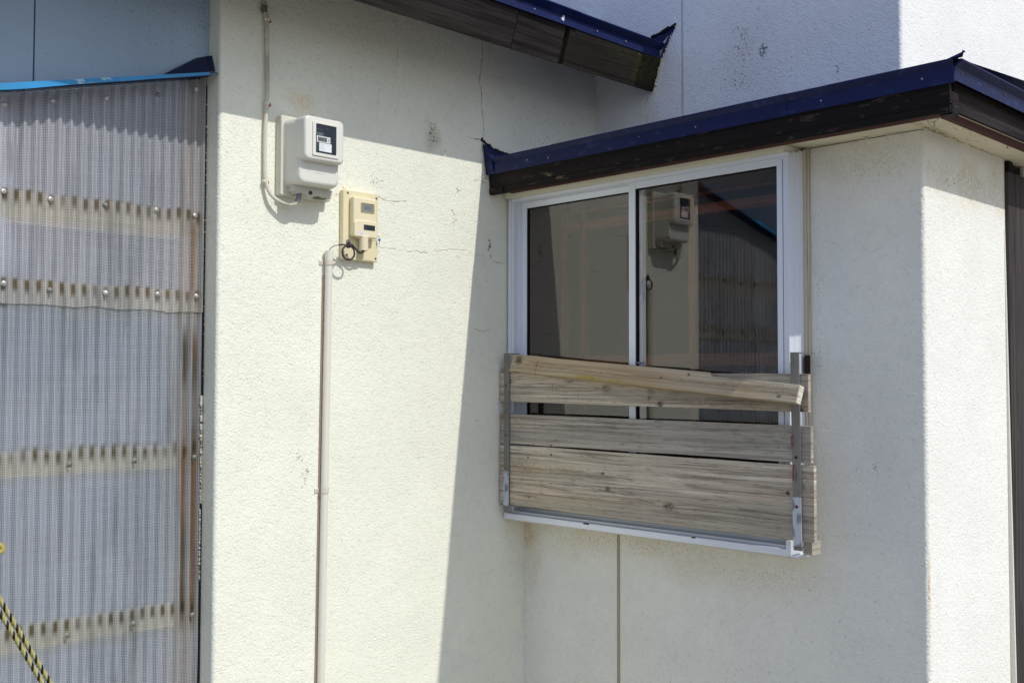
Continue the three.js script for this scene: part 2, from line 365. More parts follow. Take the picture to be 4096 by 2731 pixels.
// ------------------------------------------------------------------ wood
function grainSheet(u0, u1, v0, v1, ppm, base, dark, opt = {}) {
  const s = new Sheet(u0, u1, v0, v1, ppm, base), knots = opt.knots ?? [], fine = opt.fine ?? 1;
  s.each((i, x, y) => {
    let yy = y + 0.012 * (fbm(x * 2.2 + 3, y * 5, 3) - 0.5) + (opt.wander ?? 0) * (noise(x * 1.1, 3.3) - 0.5), kn = 0;
    for (const [kx, ky, kr] of knots) {
      const dx = (x - kx) / (kr * 3.2), dy = (y - ky) / kr, d = dx * dx + dy * dy;
      yy += Math.sign(y - ky || 1) * kr * 0.55 * Math.exp(-d * 0.55) * (opt.bend ?? 1);
      const dn = Math.hypot((x - kx) / (kr * 1.25), (y - ky) / kr); if (dn < 1.2) kn = Math.max(kn, smooth(1.1, 0.35, dn + 0.5 * (fbm(x * 90, y * 150, 3) - 0.5) + 0.12 * Math.sin(dn * 20)));
    }
    const ring = noise(x * 0.8, yy * 95 * fine), ring2 = noise(x * 1.7 + 31, yy * 260 * fine), fib = noise(x * 22, y * 900), blot = fbm(x * 5, y * 14, 4);
    const ring3 = noise(x * 2.6 + 7, yy * 150 * fine), t = clamp(smooth(0.5, 0.85, ring3) * 0.3 + smooth(0.42, 0.8, ring) * 0.36 + smooth(0.55, 0.9, ring2) * 0.3 + (fib - 0.5) * 0.32 + (blot - 0.5) * (opt.blotch ?? 0.55) + 0.1);
    const ln = Math.pow(1 - Math.abs(2 * noise(x * 1.3 + 13, yy * 75 * fine) - 1), 9) * smooth(0.35, 0.6, noise(x * 4, yy * 30 + 7)), ln2 = Math.pow(1 - Math.abs(2 * noise(x * 2.2 + 5, yy * 150 * fine) - 1), 12) * smooth(0.4, 0.7, noise(x * 6 + 9, yy * 50));
    s.mix(i, dark, t * (opt.contrast ?? 0.7)); s.mix(i, dark.map((v) => v * 0.62), clamp(0.4 * ln + 0.42 * ln2)); s.mix(i, opt.knot ?? [78, 70, 58], kn * (0.55 + 0.5 * smooth(0.4, 0.7, noise(x * 160, y * 260))));
    const warm = smooth(0.5, 0.75, fbm(x * 2 + 60, y * 8 + 9, 3)) * (opt.warm ?? 0); s.mix(i, [178, 140, 96], warm);
    s.b[i] = 0.5 - 0.35 * smooth(0.45, 0.8, ring) - 0.25 * smooth(0.6, 0.9, ring2) - 0.3 * ln + (fib - 0.5) * 0.25;
  });
  return s;
}
const browns = (() => { // dark weathered eave timber
  const s = grainSheet(-1.3, 2.1, 0, 0.3, 420, [54, 48, 46], [16, 13, 13], { contrast: 0.95, blotch: 0.9 });
  return mat({ ...s.maps(0.0022), roughness: 0.8 });
})();
const mossy = (() => {
  const s = grainSheet(-0.2, 0.5, -0.02, 0.2, 620, [44, 39, 33], [19, 17, 15], { contrast: 0.75 });
  s.stain(0.33, 0.07, 0.07, 0.1, [74, 76, 22], 0.9, 60); s.stain(0.2, 0.12, 0.12, 0.06, [54, 62, 30], 0.75, 60); s.stain(0.41, 0.1, 0.04, 0.12, [84, 74, 24], 0.7, 70);
  s.specks(20, 0.15, 0.08, 0.25, 0.06, 0.001, 0.004, [22, 20, 18], 0.9);
  s.specks(5, 0.3, 0.09, 0.06, 0.04, 0.001, 0.004, [190, 186, 172], 0.9);
  return mat({ ...s.maps(0.002), roughness: 0.85 });
})();
const bayWood = (() => { // dark brown paint flaking from bare wood
  const s = grainSheet(0, 1.85, 2.29, 2.45, 560, [25, 18, 17], [13, 10, 10], { contrast: 0.8, blotch: 0.6 });
  s.stain(0.12, 2.37, 0.1, 0.03, [70, 30, 24], 0.7, 90);
  s.each((i, x, y) => {
    const f = smooth(0.62, 0.7, fbm(x * 16, y * 75, 4)) * smooth(0.9, 0.2, Math.abs(x - 0.32) / 0.45) * smooth(0.03, 0.0, Math.abs(y - 2.342 - 0.01 * (x - 0.3)));
    s.mix(i, [150, 134, 104], f * 0.85); s.b[i] -= f * 0.2;
    const g = smooth(0.7, 0.76, fbm(x * 22 + 8, y * 90 + 4, 4)) * 0.5; s.mix(i, [96, 86, 70], g);
  });
  return mat({ ...s.maps(0.002), roughness: 0.62 });
})();
const redPaint = mat({ color: rgb(74, 42, 32), roughness: 0.7 });
const blackWood = mat({ color: rgb(28, 24, 23), roughness: 0.85 });
// ------------------------------------------------------------------ painted sheet metal
function metalSheet(u0, u1, v0, v1, base, worn, amount) {
  const s = new Sheet(u0, u1, v0, v1, 420, base);
  s.each((i, x, y) => {
    const m = 1 + (fbm(x * 9, y * 20, 4) - 0.5) * 0.22; for (let k = 0; k < 3; k++) s.c[i * 3 + k] *= m;
    s.mix(i, worn, amount * smooth(0.66, 0.74, fbm(x * 24 + 2, y * 60 + 7, 4)));
    s.b[i] += (fbm(x * 14, y * 14, 3) - 0.5) * 0.8;
  });
  return s;
}
const navy = (() => { const s = metalSheet(-2.1, 2.1, 2.35, 3.1, [15, 27, 74], [74, 94, 140], 0.25); s.specks(60, 0, 2.42, 2, 0.04, 0.001, 0.003, [170, 180, 196], 0.7); return new THREE.MeshPhysicalMaterial({ ...s.maps(0.0016), roughness: 0.46, metalness: 0, specularIntensity: 0.5 }); })();
const cyan = (() => { const s = metalSheet(-2.1, -1.3, 2.3, 2.7, [40, 140, 196], [210, 222, 224], 0.7); return mat({ ...s.maps(0.002), roughness: 0.4 }); })();
const sealant = mat({ color: rgb(206, 200, 182), roughness: 0.8 });
const tar = mat({ color: rgb(34, 32, 30), roughness: 0.9 });
const nailMat = mat({ color: rgb(150, 152, 156), roughness: 0.4, metalness: 0.7 });
function nail(parent, x, y, z, axis, r = 0.0042, m = nailMat) {
  const g = new THREE.SphereGeometry(r, 10, 6, 0, 6.283, 0, 1.571); g.scale(1, 0.5, 1);
  if (axis === '-x') g.rotateZ(Math.PI / 2); else g.rotateX(Math.PI / 2);
  g.translate(x, y, z); return part(parent, 'nail', metreUV(g), m);
}
function ragged(p, q, drop, jitter, n, thick, push) { // a torn bead between two points
  const c = [], a = new THREE.Vector3(...p), b = new THREE.Vector3(...q);
  const gs = [];
  for (let k = 0; k < n; k++) {
    const t = (k + rr(0.2, 0.8)) / n, v = a.clone().lerp(b, t), r = thick * rr(0.5, 1.4);
    const g = new THREE.IcosahedronGeometry(r, 0); g.scale(rr(0.8, 1.8), rr(0.7, 1.5), rr(0.6, 1.2)); g.rotateZ(rr(0, 3)); g.translate(v.x + push[0] * rr(0, jitter), v.y + push[1] * rr(0, jitter) - drop * Math.sin(Math.PI * t), v.z + push[2] * rr(0, jitter));
    gs.push(metreUV(g));
  }
  return gs;
}

// ------------------------------------------------------------------ upper eave
{
  const t = thing('upper_eave', 'dark timber eave with navy metal edge above the meters, mossy at its right end', 'eave');
  // boards lean inwards at the foot
  const prof = (z, y, th = 0.018, h = 0.134) => { const s = Math.sin(0.325), c = Math.cos(0.325); return [[z, y], [z + h * s, y + h * c], [z + h * s - th * c, y + h * c + th * s], [z - th * c, y + th * s]]; };
  part(t, 'fascia_board', alongX(prof(0.306, 2.7785), -2.6, -0.3815, 0.0012, -0.1, -2.78, 'x'), browns, 'weathered grey-brown left fascia board');
  part(t, 'fascia_board', alongX(prof(0.3055, 2.7785), -0.3785, -0.136, 0.0012, 0.9, -2.76, 'x'), browns);
  part(t, 'fascia_board', alongX(prof(0.3098, 2.7785), -0.112, 0.4312, 0.0015, 0, -2.78, 'x'), mossy, 'mossy right fascia board');
  part(t, 'backing_strip', alongX(prof(0.294, 2.785), -0.15, -0.1, 0, 0, 0, 'x'), blackWood);
  // flashing: a lip, a flared drip edge and the roof sheet behind
  const lip = (x0, x1, dz) => [alongX([[0.3535 + dz, 2.9065], [0.3555 + dz, 2.906], [0.352 + dz, 2.94], [0.379 + dz, 2.9585], [0.3795 + dz, 2.9625], [0.37 + dz, 2.965], [0.349 + dz, 2.943]], x0, x1, 0, 0, 0, 'x')];
  part(t, 'flashing', lip(-0.09, 0.418, 0), navy); part(t, 'flashing', lip(-2.6, -0.085, 0.0025), navy);
  part(t, 'roof_sheet', alongX([[0.372, 2.963], [0.0, 3.115], [-0.4, 3.28], [-0.4, 3.27], [0.0, 3.105], [0.352, 2.945]], -2.6, 0.4315), mat({ color: rgb(26, 42, 100), roughness: 0.45, specularIntensity: 0.6 }));
  part(t, 'soffit_board', alongX([[0.325, 2.93], [0.0, 3.065], [0.0, 3.05], [0.325, 2.915]], -2.6, 0.4312, 0, 0, 0, 'x'), browns);
  // upstand against the house wall
  part(t, 'upstand', sheetOf([[[0.418, 2.9065, 0.3545], [0.4315, 2.905, 0.3545], [0.4315, 3.024, 0.4245], [0.424, 3.0, 0.402], [0.418, 2.9625, 0.3795]], [[0.4312, 3.02, 0.4235], [0.4312, 2.966, 0.35], [0.4312, 3.004, 0.30], [0.4312, 3.034, 0.385]]]), navy, 'bright folded end of the navy flashing');
  part(t, 'sealant_bead', [...ragged([0.429, 2.774, 0.312], [0.429, 2.905, 0.357], 0, 0.003, 26, 0.0042, [-1, 0, 1]), ...ragged([0.429, 2.905, 0.357], [0.429, 3.0, 0.408], 0, 0.002, 14, 0.0028, [-1, 0, 1])], sealant);
  part(t, 'tar_bead', ragged([0.4295, 3.03, 0.425], [0.4295, 3.006, 0.302], 0.004, 0.003, 34, 0.0042, [-1, 1, 0]), tar);
  for (const x of [-0.31, -0.17, 0.03, 0.2]) nail(t, x, 2.925, 0.357, 'z', 0.0032);
  part(t, 'paint_scrape', sheetOf([[[-0.172, 2.922, 0.3572], [-0.158, 2.918, 0.3576], [-0.15, 2.938, 0.3558], [-0.158, 2.941, 0.3556], [-0.163, 2.93, 0.3566]]]), mat({ color: rgb(208, 214, 220), roughness: 0.6 }));
}

// ------------------------------------------------------------------ bay roof
{
  const t = thing('bay_canopy', 'low roof over the window with navy metal edge and dark brown fascia', 'roof');
  const b0 = 0.004, b1 = 1.7885;
  part(t, 'fascia_board', alongZ([[-0.196, 2.3405], [-0.2035, 2.41], [-0.188, 2.412], [-0.18, 2.342]], b0, b1, 0.0015, 0, 0, 'z'), bayWood);
  part(t, 'fascia_trim', alongZ([[-0.1935, 2.3185], [-0.1965, 2.339], [-0.178, 2.339], [-0.176, 2.3185]], 0.082, 1.787, 0.0012, 0, -0.004, 'z'), bayWood);
  part(t, 'fascia_trim', alongZ([[-0.197, 2.3165], [-0.2, 2.339], [-0.178, 2.339], [-0.176, 2.3165]], b0, 0.0805, 0.0012, 0, -0.004, 'z'), bayWood);
  part(t, 'underside_batten', alongZ([[-0.186, 2.3178], [-0.186, 2.331], [-0.15, 2.331], [-0.15, 2.3178]], 0.084, 1.77, 0.001), redPaint, 'red-brown underside of the fascia');
  const lipAt = (d, z0, z1) => alongZ([[-0.207, 2.391], [-0.2095 - d, 2.391 - d], [-0.2135 - d, 2.432], [-0.2285 - d, 2.446], [-0.229 - d, 2.45], [-0.222, 2.4515 + d], [-0.2105, 2.434]], z0, z1, 0, 0, 0, 'z');
  part(t, 'flashing', lipAt(0, 0.043, 0.37), navy); part(t, 'flashing', lipAt(0.0018, 0.362, 1.31), navy); part(t, 'flashing', lipAt(0.0004, 1.302, 1.806), navy);
  // left end folded up against the meter wall
  part(t, 'upstand', sheetOf([[[-0.2095, 2.391, 0.0445], [-0.2135, 2.391, 0.003], [-0.236, 2.513, 0.006], [-0.2285, 2.449, 0.0445], [-0.2135, 2.432, 0.0445]], [[-0.235, 2.508, 0.008], [-0.2275, 2.452, 0.043], [-0.10, 2.462, 0.01], [-0.106, 2.486, 0.008], [-0.16, 2.489, 0.008]]]), navy);
  part(t, 'tar_bead', [...ragged([-0.238, 2.524, 0.004], [-0.155, 2.4915, 0.006], 0.004, 0.004, 30, 0.0038, [0, 1, 0]), ...ragged([-0.16, 2.4915, 0.006], [-0.095, 2.487, 0.006], 0.003, 0.006, 26, 0.0046, [0, 1, 0])], tar);
  part(t, 'sealant_bead', ragged([-0.213, 2.375, 0.003], [-0.235, 2.51, 0.003], 0, 0.004, 26, 0.0028, [-1, 0, 0]), mat({ color: rgb(190, 186, 160), roughness: 0.9 }));
  // the side that turns the corner
  const x1 = 2.4;
  part(t, 'side_fascia_board', alongX([[1.773, 2.334], [1.776, 2.41], [1.758, 2.41], [1.756, 2.335]], -0.1425, x1, 0.0015, 0.2, -2.3, 'x'), browns, 'weathered grey side fascia board');
  part(t, 'side_trim', alongX([[1.757, 2.316], [1.76, 2.333], [1.742, 2.333], [1.742, 2.316]], -0.15, x1, 0.001), redPaint);
  part(t, 'corner_block', bx(-0.184, -0.144, 2.314, 2.375, 1.754, 1.7895, 0.002, 0.3, 0), bayWood);
  part(t, 'side_flashing', alongX([[1.803, 2.397], [1.8055, 2.397], [1.808, 2.432], [1.8275, 2.4445], [1.828, 2.4485], [1.82, 2.4505], [1.8055, 2.434]], -0.2085, x1, 0, 0, 0, 'x'), navy);
  part(t, 'corner_curl', [sheetOf([[[-0.2285, 2.449, 1.79], [-0.2285, 2.452, 1.829], [-0.222, 2.464, 1.838], [-0.205, 2.452, 1.8]], [[-0.222, 2.464, 1.838], [-0.212, 2.4515, 1.829], [-0.205, 2.452, 1.8]]]), cyl(0.0022, 0.0022, 0.012, -0.221, 2.463, 1.836, 'x', 8)], navy);
  part(t, 'roof_sheet', [sheetOf([[[-0.222, 2.451, 0.01], [-0.222, 2.451, 1.815], [0.43, 2.50, 1.815], [0.43, 2.50, 0.01]], [[0.43, 2.4475, 1.824], [2.4, 2.4475, 1.824], [2.4, 2.53, 1.364], [0.43, 2.53, 1.364]], [[-0.2, 2.4475, 1.824], [0.43, 2.4475, 1.824], [0.43, 2.50, 1.364], [-0.2, 2.452, 1.364]]])], navy);
  const s = new Sheet(-0.2, 1.2, 0, 1.85, 420, [222, 216, 190]);
  s.each((i, x, y) => { const m = 1 + (fbm(x * 9, y * 9, 4) - 0.5) * 0.12; for (let k = 0; k < 3; k++) s.c[i * 3 + k] *= m; s.b[i] += (fbm(x * 60, y * 60, 3) - 0.5) * 0.2; });
  const cc = [84, 68, 40];
  s.crack([[-0.02, 1.45], [-0.012, 1.60], [0.0, 1.655], [-0.06, 1.69], [-0.13, 1.735]], 0.0035, cc, 0.9, 0.4, 0.01);
  s.crack([[-0.02, 1.64], [0.06, 1.636], [0.3, 1.634], [0.6, 1.634]], 0.004, [110, 92, 52], 0.8, 0.4, 0.01);
  for (let k = 0; k < 16; k++) { let x = rr(-0.1, 0.45), z = rr(1.66, 1.745); const pts = [[x, z]]; for (let j = 0; j < 3; j++) { x += rr(-0.02, 0.07); z += rr(-0.022, 0.022); pts.push([x, clamp(z, 1.63, 1.755)]); } s.crack(pts, 0.0022, cc, 0.8, 0.4, 0.008); }
  s.stain(-0.12, 1.74, 0.05, 0.04, [170, 150, 60], 0.8, 90); s.stain(0.05, 1.64, 0.14, 0.02, [120, 104, 56], 0.8, 80); s.stain(0.2, 1.73, 0.22, 0.02, [150, 134, 84], 0.6, 90);
  s.stain(-0.01, 1.3, 0.02, 0.2, [130, 116, 70], 0.6, 90);
  part(t, 'soffit', [bx(-0.186, 0.0015, 2.3325, 2.345, 0.006, 1.762), bx(0.0025, 2.4, 2.3325, 2.345, 1.60, 1.762)], mat({ ...s.maps(0.003), roughness: 0.85 }), 'cream soffit with peeling cracked paint');
  part(t, 'soffit_flake', sheetOf([[[-0.02, 2.332, 1.455], [-0.024, 2.331, 1.474], [-0.03, 2.318, 1.466]]]), mat({ color: rgb(226, 220, 196) }));
  const np = [[0.02, 2.413, 0], [0.224, 2.418, 0], [0.33, 2.41, 0], [0.43, 2.421, 0], [0.75, 2.418, 0], [0.98, 2.412, 0], [1.2, 2.42, 0], [1.42, 2.413, 0], [1.72, 2.416, 0]];
  for (const [z, y] of np) nail(t, -0.2125, y, z, '-x', 0.0034);
  for (const x of [-0.165, -0.02, 0.13, 0.3, 0.46]) nail(t, x, 2.4205, 1.8078, 'z', 0.0034, mat({ color: rgb(96, 78, 74), roughness: 0.6 }));
  nail(t, -0.085, 2.353, 1.7745, 'z', 0.004, mat({ color: rgb(60, 54, 52), roughness: 0.6 }));
}

// ------------------------------------------------------------------ post at the right edge
{
  const t = thing('timber_post', 'dark brown timber post at the right end of the sunlit bay side', 'post');
  const s = grainSheet(0, 2.4, 1.6, 2.0, 420, [78, 72, 70], [42, 38, 37], { contrast: 0.7, blotch: 0.4, knots: [[1.98, 1.7, 0.012], [1.43, 1.655, 0.008], [1.1, 1.7, 0.007]] });
  part(t, 'post', bx(0.6075, 0.756, 0, 2.2925, 1.51, 1.6375, 0.003, 0, 1.0, 'y'), mat({ ...s.maps(0.0015), roughness: 0.85 }));
  part(t, 'post_cap', [bx(0.625, 0.66, 2.293, 2.331, 1.53, 1.634, 0.003), bx(0.6605, 0.757, 2.297, 2.326, 1.53, 1.622, 0.003)], tar, 'black crumbling packing on top of the post');
  part(t, 'jamb', bx(0.76, 0.86, 0, 2.33, 1.51, 1.632, 0.002), mat({ color: rgb(196, 192, 182) }));
}

// ------------------------------------------------------------------ window
const alu = mat({ color: rgb(228, 233, 240), roughness: 0.42, metalness: 0.25 });
const aluDark = mat({ color: rgb(120, 124, 130), roughness: 0.5, metalness: 0.3 });
const offWhite = mat({ color: rgb(222, 218, 200), roughness: 0.7 });
{
  const t = thing('sliding_window', 'white aluminium sliding window with two dark panes reflecting the meter wall', 'window');
  const F = -0.105; // front of the outer frame
  part(t, 'frame', [
    bx(F, -0.03, 1.095, 2.3075, 0.0135, 0.027, 0.0012), bx(F + 0.006, -0.03, 1.1, 2.3, 0.0275, 0.040, 0.0012), bx(F + 0.022, -0.03, 1.1, 2.3, 0.0405, 0.0425),
    bx(F, -0.03, 1.095, 2.3075, 1.2452, 1.2475), bx(F + 0.026, -0.03, 1.095, 2.312, 1.2476, 1.2487), bx(F + 0.030, -0.03, 1.095, 2.312, 1.2488, 1.2497), bx(F + 0.052, -0.03, 1.095, 2.315, 1.2498, 1.2512), bx(F + 0.056, -0.0, 1.095, 2.319, 1.2513, 1.2522),
    bx(F + 0.004, -0.03, 2.297, 2.309, 0.0275, 1.245, 0.001),
  ], alu);
  part(t, 'head_board', [bx(-0.119, 0.0, 2.3125, 2.3316, -0.0 + 0.004, 1.238, 0.0015), bx(-0.116, -0.02, 2.3095, 2.3124, 0.008, 1.236)], offWhite, 'cream board over the window head');
  // sashes: the right one slides in front
  const glass = new THREE.MeshPhysicalMaterial({ color: 0xffffff, transmission: 1, thickness: 0, roughness: 0, ior: 1.95, metalness: 0 });
  const sash = (name, x0, x1, z0, z1, stL, stR) => {
    const o = new THREE.Group(); o.name = name; t.add(o);
    part(o, 'stile', bx(x0, x1, 1.125, 2.2965, z0, z0 + stL, 0.0012), alu); part(o, 'stile', bx(x0, x1, 1.125, 2.2965, z1 - stR, z1, 0.0012), alu);
    part(o, 'rail', bx(x0 + 0.0015, x1, 2.2725, 2.2963, z0 + stL, z1 - stR, 0.001), alu); part(o, 'rail', bx(x0 + 0.0015, x1, 1.1255, 1.168, z0 + stL, z1 - stR, 0.001), alu);
    part(o, 'gasket', [bx(x0 + 0.004, x1 - 0.004, 1.168, 1.1715, z0 + stL, z1 - stR), bx(x0 + 0.004, x1 - 0.004, 2.2695, 2.2725, z0 + stL, z1 - stR), bx(x0 + 0.004, x1 - 0.004, 1.1715, 2.2695, z0 + stL, z0 + stL + 0.003), bx(x0 + 0.004, x1 - 0.004, 1.1715, 2.2695, z1 - stR - 0.003, z1 - stR)], tar);
    const xm = (x0 + x1) / 2;
    part(o, 'pane', sheetOf([[[xm, 1.165, z0 + stL - 0.003], [xm, 1.165, z1 - stR + 0.003], [xm, 2.275, z1 - stR + 0.003], [xm, 2.275, z0 + stL - 0.003]]]), glass);
    return o;
  };
  sash('left_sash', -0.062, -0.04, 0.043, 0.642, 0.029, 0.03);
  const rs = sash('right_sash', -0.094, -0.07, 0.6085, 1.2445, 0.0285, 0.0445);
  part(rs, 'stile_groove', bx(-0.0948, -0.09, 1.13, 2.29, 1.2205, 1.2225), aluDark);
  part(t, 'pane_latch', [bx(-0.0955, -0.09, 1.66, 1.668, 0.645, 0.66, 0.001)], aluDark);
  // sill with its two tracks, closed by an end block
  part(t, 'sill', [bx(-0.110, 0.0, 1.0755, 1.087, 0.0125, 1.252, 0.001), bx(-0.120, -0.1101, 1.0715, 1.0935, 0.010, 1.245, 0.0015), bx(-0.099, -0.096, 1.087, 1.102, 0.028, 1.235, 0.0008), bx(-0.066, -0.063, 1.087, 1.113, 0.028, 1.235, 0.0008), bx(-0.034, -0.03, 1.087, 1.125, 0.028, 1.235, 0.0008)], alu);
  part(t, 'sill_groove', bx(-0.1093, -0.0995, 1.0868, 1.0885, 0.03, 1.232), aluDark);
  part(t, 'drip_hole', bx(-0.1206, -0.117, 1.0885, 1.0938, 0.418, 0.446, 0.001), tar); part(t, 'drip_hole', bx(-0.1206, -0.117, 1.0895, 1.0938, 0.89, 0.906, 0.001), tar);
  part(t, 'end_block', [bx(-0.1225, -0.06, 1.0725, 1.119, 1.2405, 1.2575, 0.001), bx(-0.11, -0.04, 1.068, 1.075, 1.250, 1.28, 0.002)], alu);
  part(t, 'sill_packer', bx(-0.1, -0.001, 1.064, 1.0752, 0.014, 1.255, 0.002), offWhite);
  // timber lining to the right of the frame
  const s = grainSheet(1.0, 2.4, 0, 0.3, 420, [212, 207, 188], [150, 140, 116], { contrast: 0.7, fine: 1.3 });
  part(t, 'lining_board', bx(-0.016, -0.0006, 1.08, 2.3318, 1.2524, 1.264, 0.002, 0, 0.1, 'y'), mat({ ...s.maps(0.0025), roughness: 0.8 }), 'weathered cream timber lining beside the frame');
  part(t, 'lining_board', bx(-0.026, -0.0162, 1.08, 2.325, 1.2524, 1.259, 0.001, 0, 0.1, 'y'), mat({ color: rgb(196, 190, 168) }));
  // inner timber lattice behind the glass
  const wd = mat({ ...grainSheet(0, 2.4, 0, 0.3, 256, [112, 60, 32], [60, 32, 18], { contrast: 0.6 }).maps(0.001), roughness: 0.6 });
  const inner = new THREE.Group(); inner.name = 'inner_window'; inner.userData.label = 'brown timber inner window frame seen through the glass'; t.add(inner);
  for (const [z0, z1] of [[0.06, 0.085], [0.165, 0.19], [0.69, 0.72], [1.17, 1.21]]) part(inner, 'upright', bx(0.145, 0.175, 1.1, 2.3, z0, z1, 0.002, 0, 0, 'y'), wd);
  for (const [y0, y1] of [[1.1, 1.15], [1.655, 1.70], [2.2, 2.235], [2.27, 2.3]]) part(inner, 'rail', bx(0.148, 0.172, y0, y1, 0.06, 1.21, 0.002, 0, 0, 'z'), wd);
}
// the room behind, closed on every side
{
  const t = thing('bay_room', 'dark room seen faintly through the window panes', 'room');
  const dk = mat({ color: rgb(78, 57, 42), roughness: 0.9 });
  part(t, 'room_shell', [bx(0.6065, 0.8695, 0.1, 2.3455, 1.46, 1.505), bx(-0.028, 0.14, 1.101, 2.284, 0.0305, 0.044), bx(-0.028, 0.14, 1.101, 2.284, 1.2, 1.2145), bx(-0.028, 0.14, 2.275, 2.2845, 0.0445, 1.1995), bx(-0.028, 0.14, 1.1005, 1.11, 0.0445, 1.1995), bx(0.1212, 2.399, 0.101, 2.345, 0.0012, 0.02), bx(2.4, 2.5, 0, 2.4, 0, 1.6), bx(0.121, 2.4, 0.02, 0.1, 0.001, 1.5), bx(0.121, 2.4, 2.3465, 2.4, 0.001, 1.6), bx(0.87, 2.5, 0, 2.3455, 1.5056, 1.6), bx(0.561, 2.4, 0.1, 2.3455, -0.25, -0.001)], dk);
}

// ------------------------------------------------------------------ board guard on the window
{
  const t = thing('board_guard', 'weathered grey boards on two metal straps across the lower half of the window', 'board guard');
  const knots = [[0.06, 1.60, 0.012], [0.545, 1.575, 0.02], [0.74, 1.565, 0.015], [0.735, 1.545, 0.008], [0.78, 1.525, 0.012], [1.30, 1.61, 0.008], [0.55, 1.225, 0.012], [0.815, 1.185, 0.022], [0.28, 1.33, 0.006], [0.165, 1.165, 0.006], [0.75, 1.12, 0.008], [0.88, 1.115, 0.009], [0.16, 1.315, 0.005]];
  const s = grainSheet(0, 1.36, 1.1, 1.66, 760, [224, 215, 198], [124, 114, 100], { contrast: 0.55, knots, knot: [84, 76, 64], warm: 0.13, wander: 0.01 });
  // cracks along the grain, resin streaks, nail stains and saw marks
  s.crack([[0.02, 1.228], [0.3, 1.2265], [0.5, 1.224], [0.62, 1.212], [0.75, 1.205], [0.95, 1.207], [1.35, 1.197]], 0.0016, [40, 36, 30], 0.95, 0.5, 0.004);
  s.crack([[0.6, 1.185], [0.72, 1.18], [0.76, 1.165], [0.84, 1.158], [1.0, 1.165], [1.35, 1.172]], 0.0013, [46, 42, 36], 0.9, 0.4, 0.005);
  s.crack([[1.1, 1.185], [1.22, 1.174], [1.35, 1.188]], 0.0014, [46, 42, 36], 0.9, 0.4, 0.004);
  s.crack([[0.45, 1.463], [0.7, 1.448], [0.85, 1.44], [1.1, 1.432], [1.33, 1.43]], 0.0012, [52, 48, 42], 0.85, 0.4, 0.006);
  s.crack([[0.62, 1.39], [0.9, 1.378], [1.2, 1.384]], 0.0012, [52, 48, 42], 0.8, 0.4, 0.006);
  for (const [x, y] of [[0.285, 1.572], [0.41, 1.555]]) s.crack([[x, y + 0.02], [x + 0.002, y - 0.02]], 0.0018, [44, 44, 36], 0.8, 0.3, 0.003);
  for (const [x, y, r] of [[0.06, 1.31, 0.006], [0.53, 1.278, 0.005], [1.26, 1.265, 0.008], [0.38, 1.6, 0.004], [0.28, 1.365, 0.004], [1.22, 1.42, 0.003], [1.23, 1.40, 0.003], [1.25, 1.44, 0.003], [1.21, 1.385, 0.003], [1.31, 1.51, 0.01], [0.31, 1.385, 0.003]]) { s.speck(x, y, r, [40, 32, 26], 0.9, 0.3); s.stain(x - 0.01, y, r * 5, r * 1.3, [96, 72, 50], 0.6, 120); }
  s.stain(0.10, 1.44, 0.14, 0.04, [150, 118, 70], 0.5, 60); s.stain(0.02, 1.46, 0.03, 0.03, [140, 78, 40], 0.8, 90); s.stain(1.33, 1.40, 0.03, 0.03, [150, 110, 74], 0.7, 90);
  s.stain(0.25, 1.275, 0.3, 0.02, [150, 124, 84], 0.5, 60); s.stain(0.38, 1.17, 0.3, 0.03, [190, 160, 116], 0.5, 60);
  s.stain(1.1, 1.47, 0.25, 0.06, [120, 116, 108], 0.6, 50); s.stain(1.05, 1.545, 0.3, 0.03, [112, 110, 104], 0.6, 50); s.stain(1.32, 1.29, 0.04, 0.05, [120, 114, 104], 0.7, 60); s.stain(0.8, 1.57, 0.12, 0.03, [110, 112, 100], 0.5, 60);
  for (let k = 0; k < 90; k++) { const x = rr(0.45, 1.2), y = rr(1.37, 1.455); s.crack([[x, y], [x + rr(-0.002, 0.002), y + rr(0.01, 0.03)]], 0.0007, [112, 104, 92], 0.6, 0.1, 0.001); }
  // silver-grey weathering in long ragged streaks, heavier on the second board and towards the right
  s.each((i, x, y) => { const w = fbm(x * 0.8 + 2, y * 36, 4) + 0.1 * (x - 0.6) + (y > 1.358 && y < 1.476 ? 0.07 : 0); s.mix(i, [168, 163, 151], 0.62 * smooth(0.34, 0.72, w)); s.mix(i, [92, 86, 76], 0.4 * smooth(0.56, 0.78, fbm(x * 2 + 4, y * 210, 3)) + 0.3 * smooth(0.6, 0.8, fbm(x * 26, y * 300, 3))); });
  const wm = s.maps(0.0026), tone = (c) => mat({ ...wm, color: c, roughness: 0.88 }), wood = tone(0xffffff), tones = [rgb(250, 246, 240), rgb(236, 236, 236), rgb(255, 252, 246)].map(tone);
  // sawn ends with the growth rings showing
  const bd = (y0a, y1a, y0b, y1b, z0, z1, label) => {
    const n = 28, top = [], bot = [];
    for (let k = 0; k <= n; k++) { const f = k / n, w = (noise(f * 9 + y0a * 50, 2.2) - 0.5) * 0.0022; top.push([lerp(z0, z1, f), lerp(y1a, y1b, f) + w]); bot.unshift([lerp(z0, z1, f), lerp(y0a, y0b, f) + (noise(f * 9 + y0a * 70, 8.2) - 0.5) * 0.0022]); }
    const sh = new THREE.Shape([...top, ...bot].map(([z, y]) => new THREE.Vector2(-z, y)));
    const g = new THREE.ExtrudeGeometry(sh, { depth: 0.013, bevelEnabled: true, bevelSize: 0.0012, bevelThickness: 0.0012, bevelOffset: -0.0012, bevelSegments: 2 });
    g.rotateY(Math.PI / 2); g.translate(-0.1395, 0, 0);
    return part(t, 'board', metreUV(g, 0, 0, 'z'), tones[label], ['topmost guard board', 'greyest middle guard board', 'widest lowest guard board'][label]);
  };
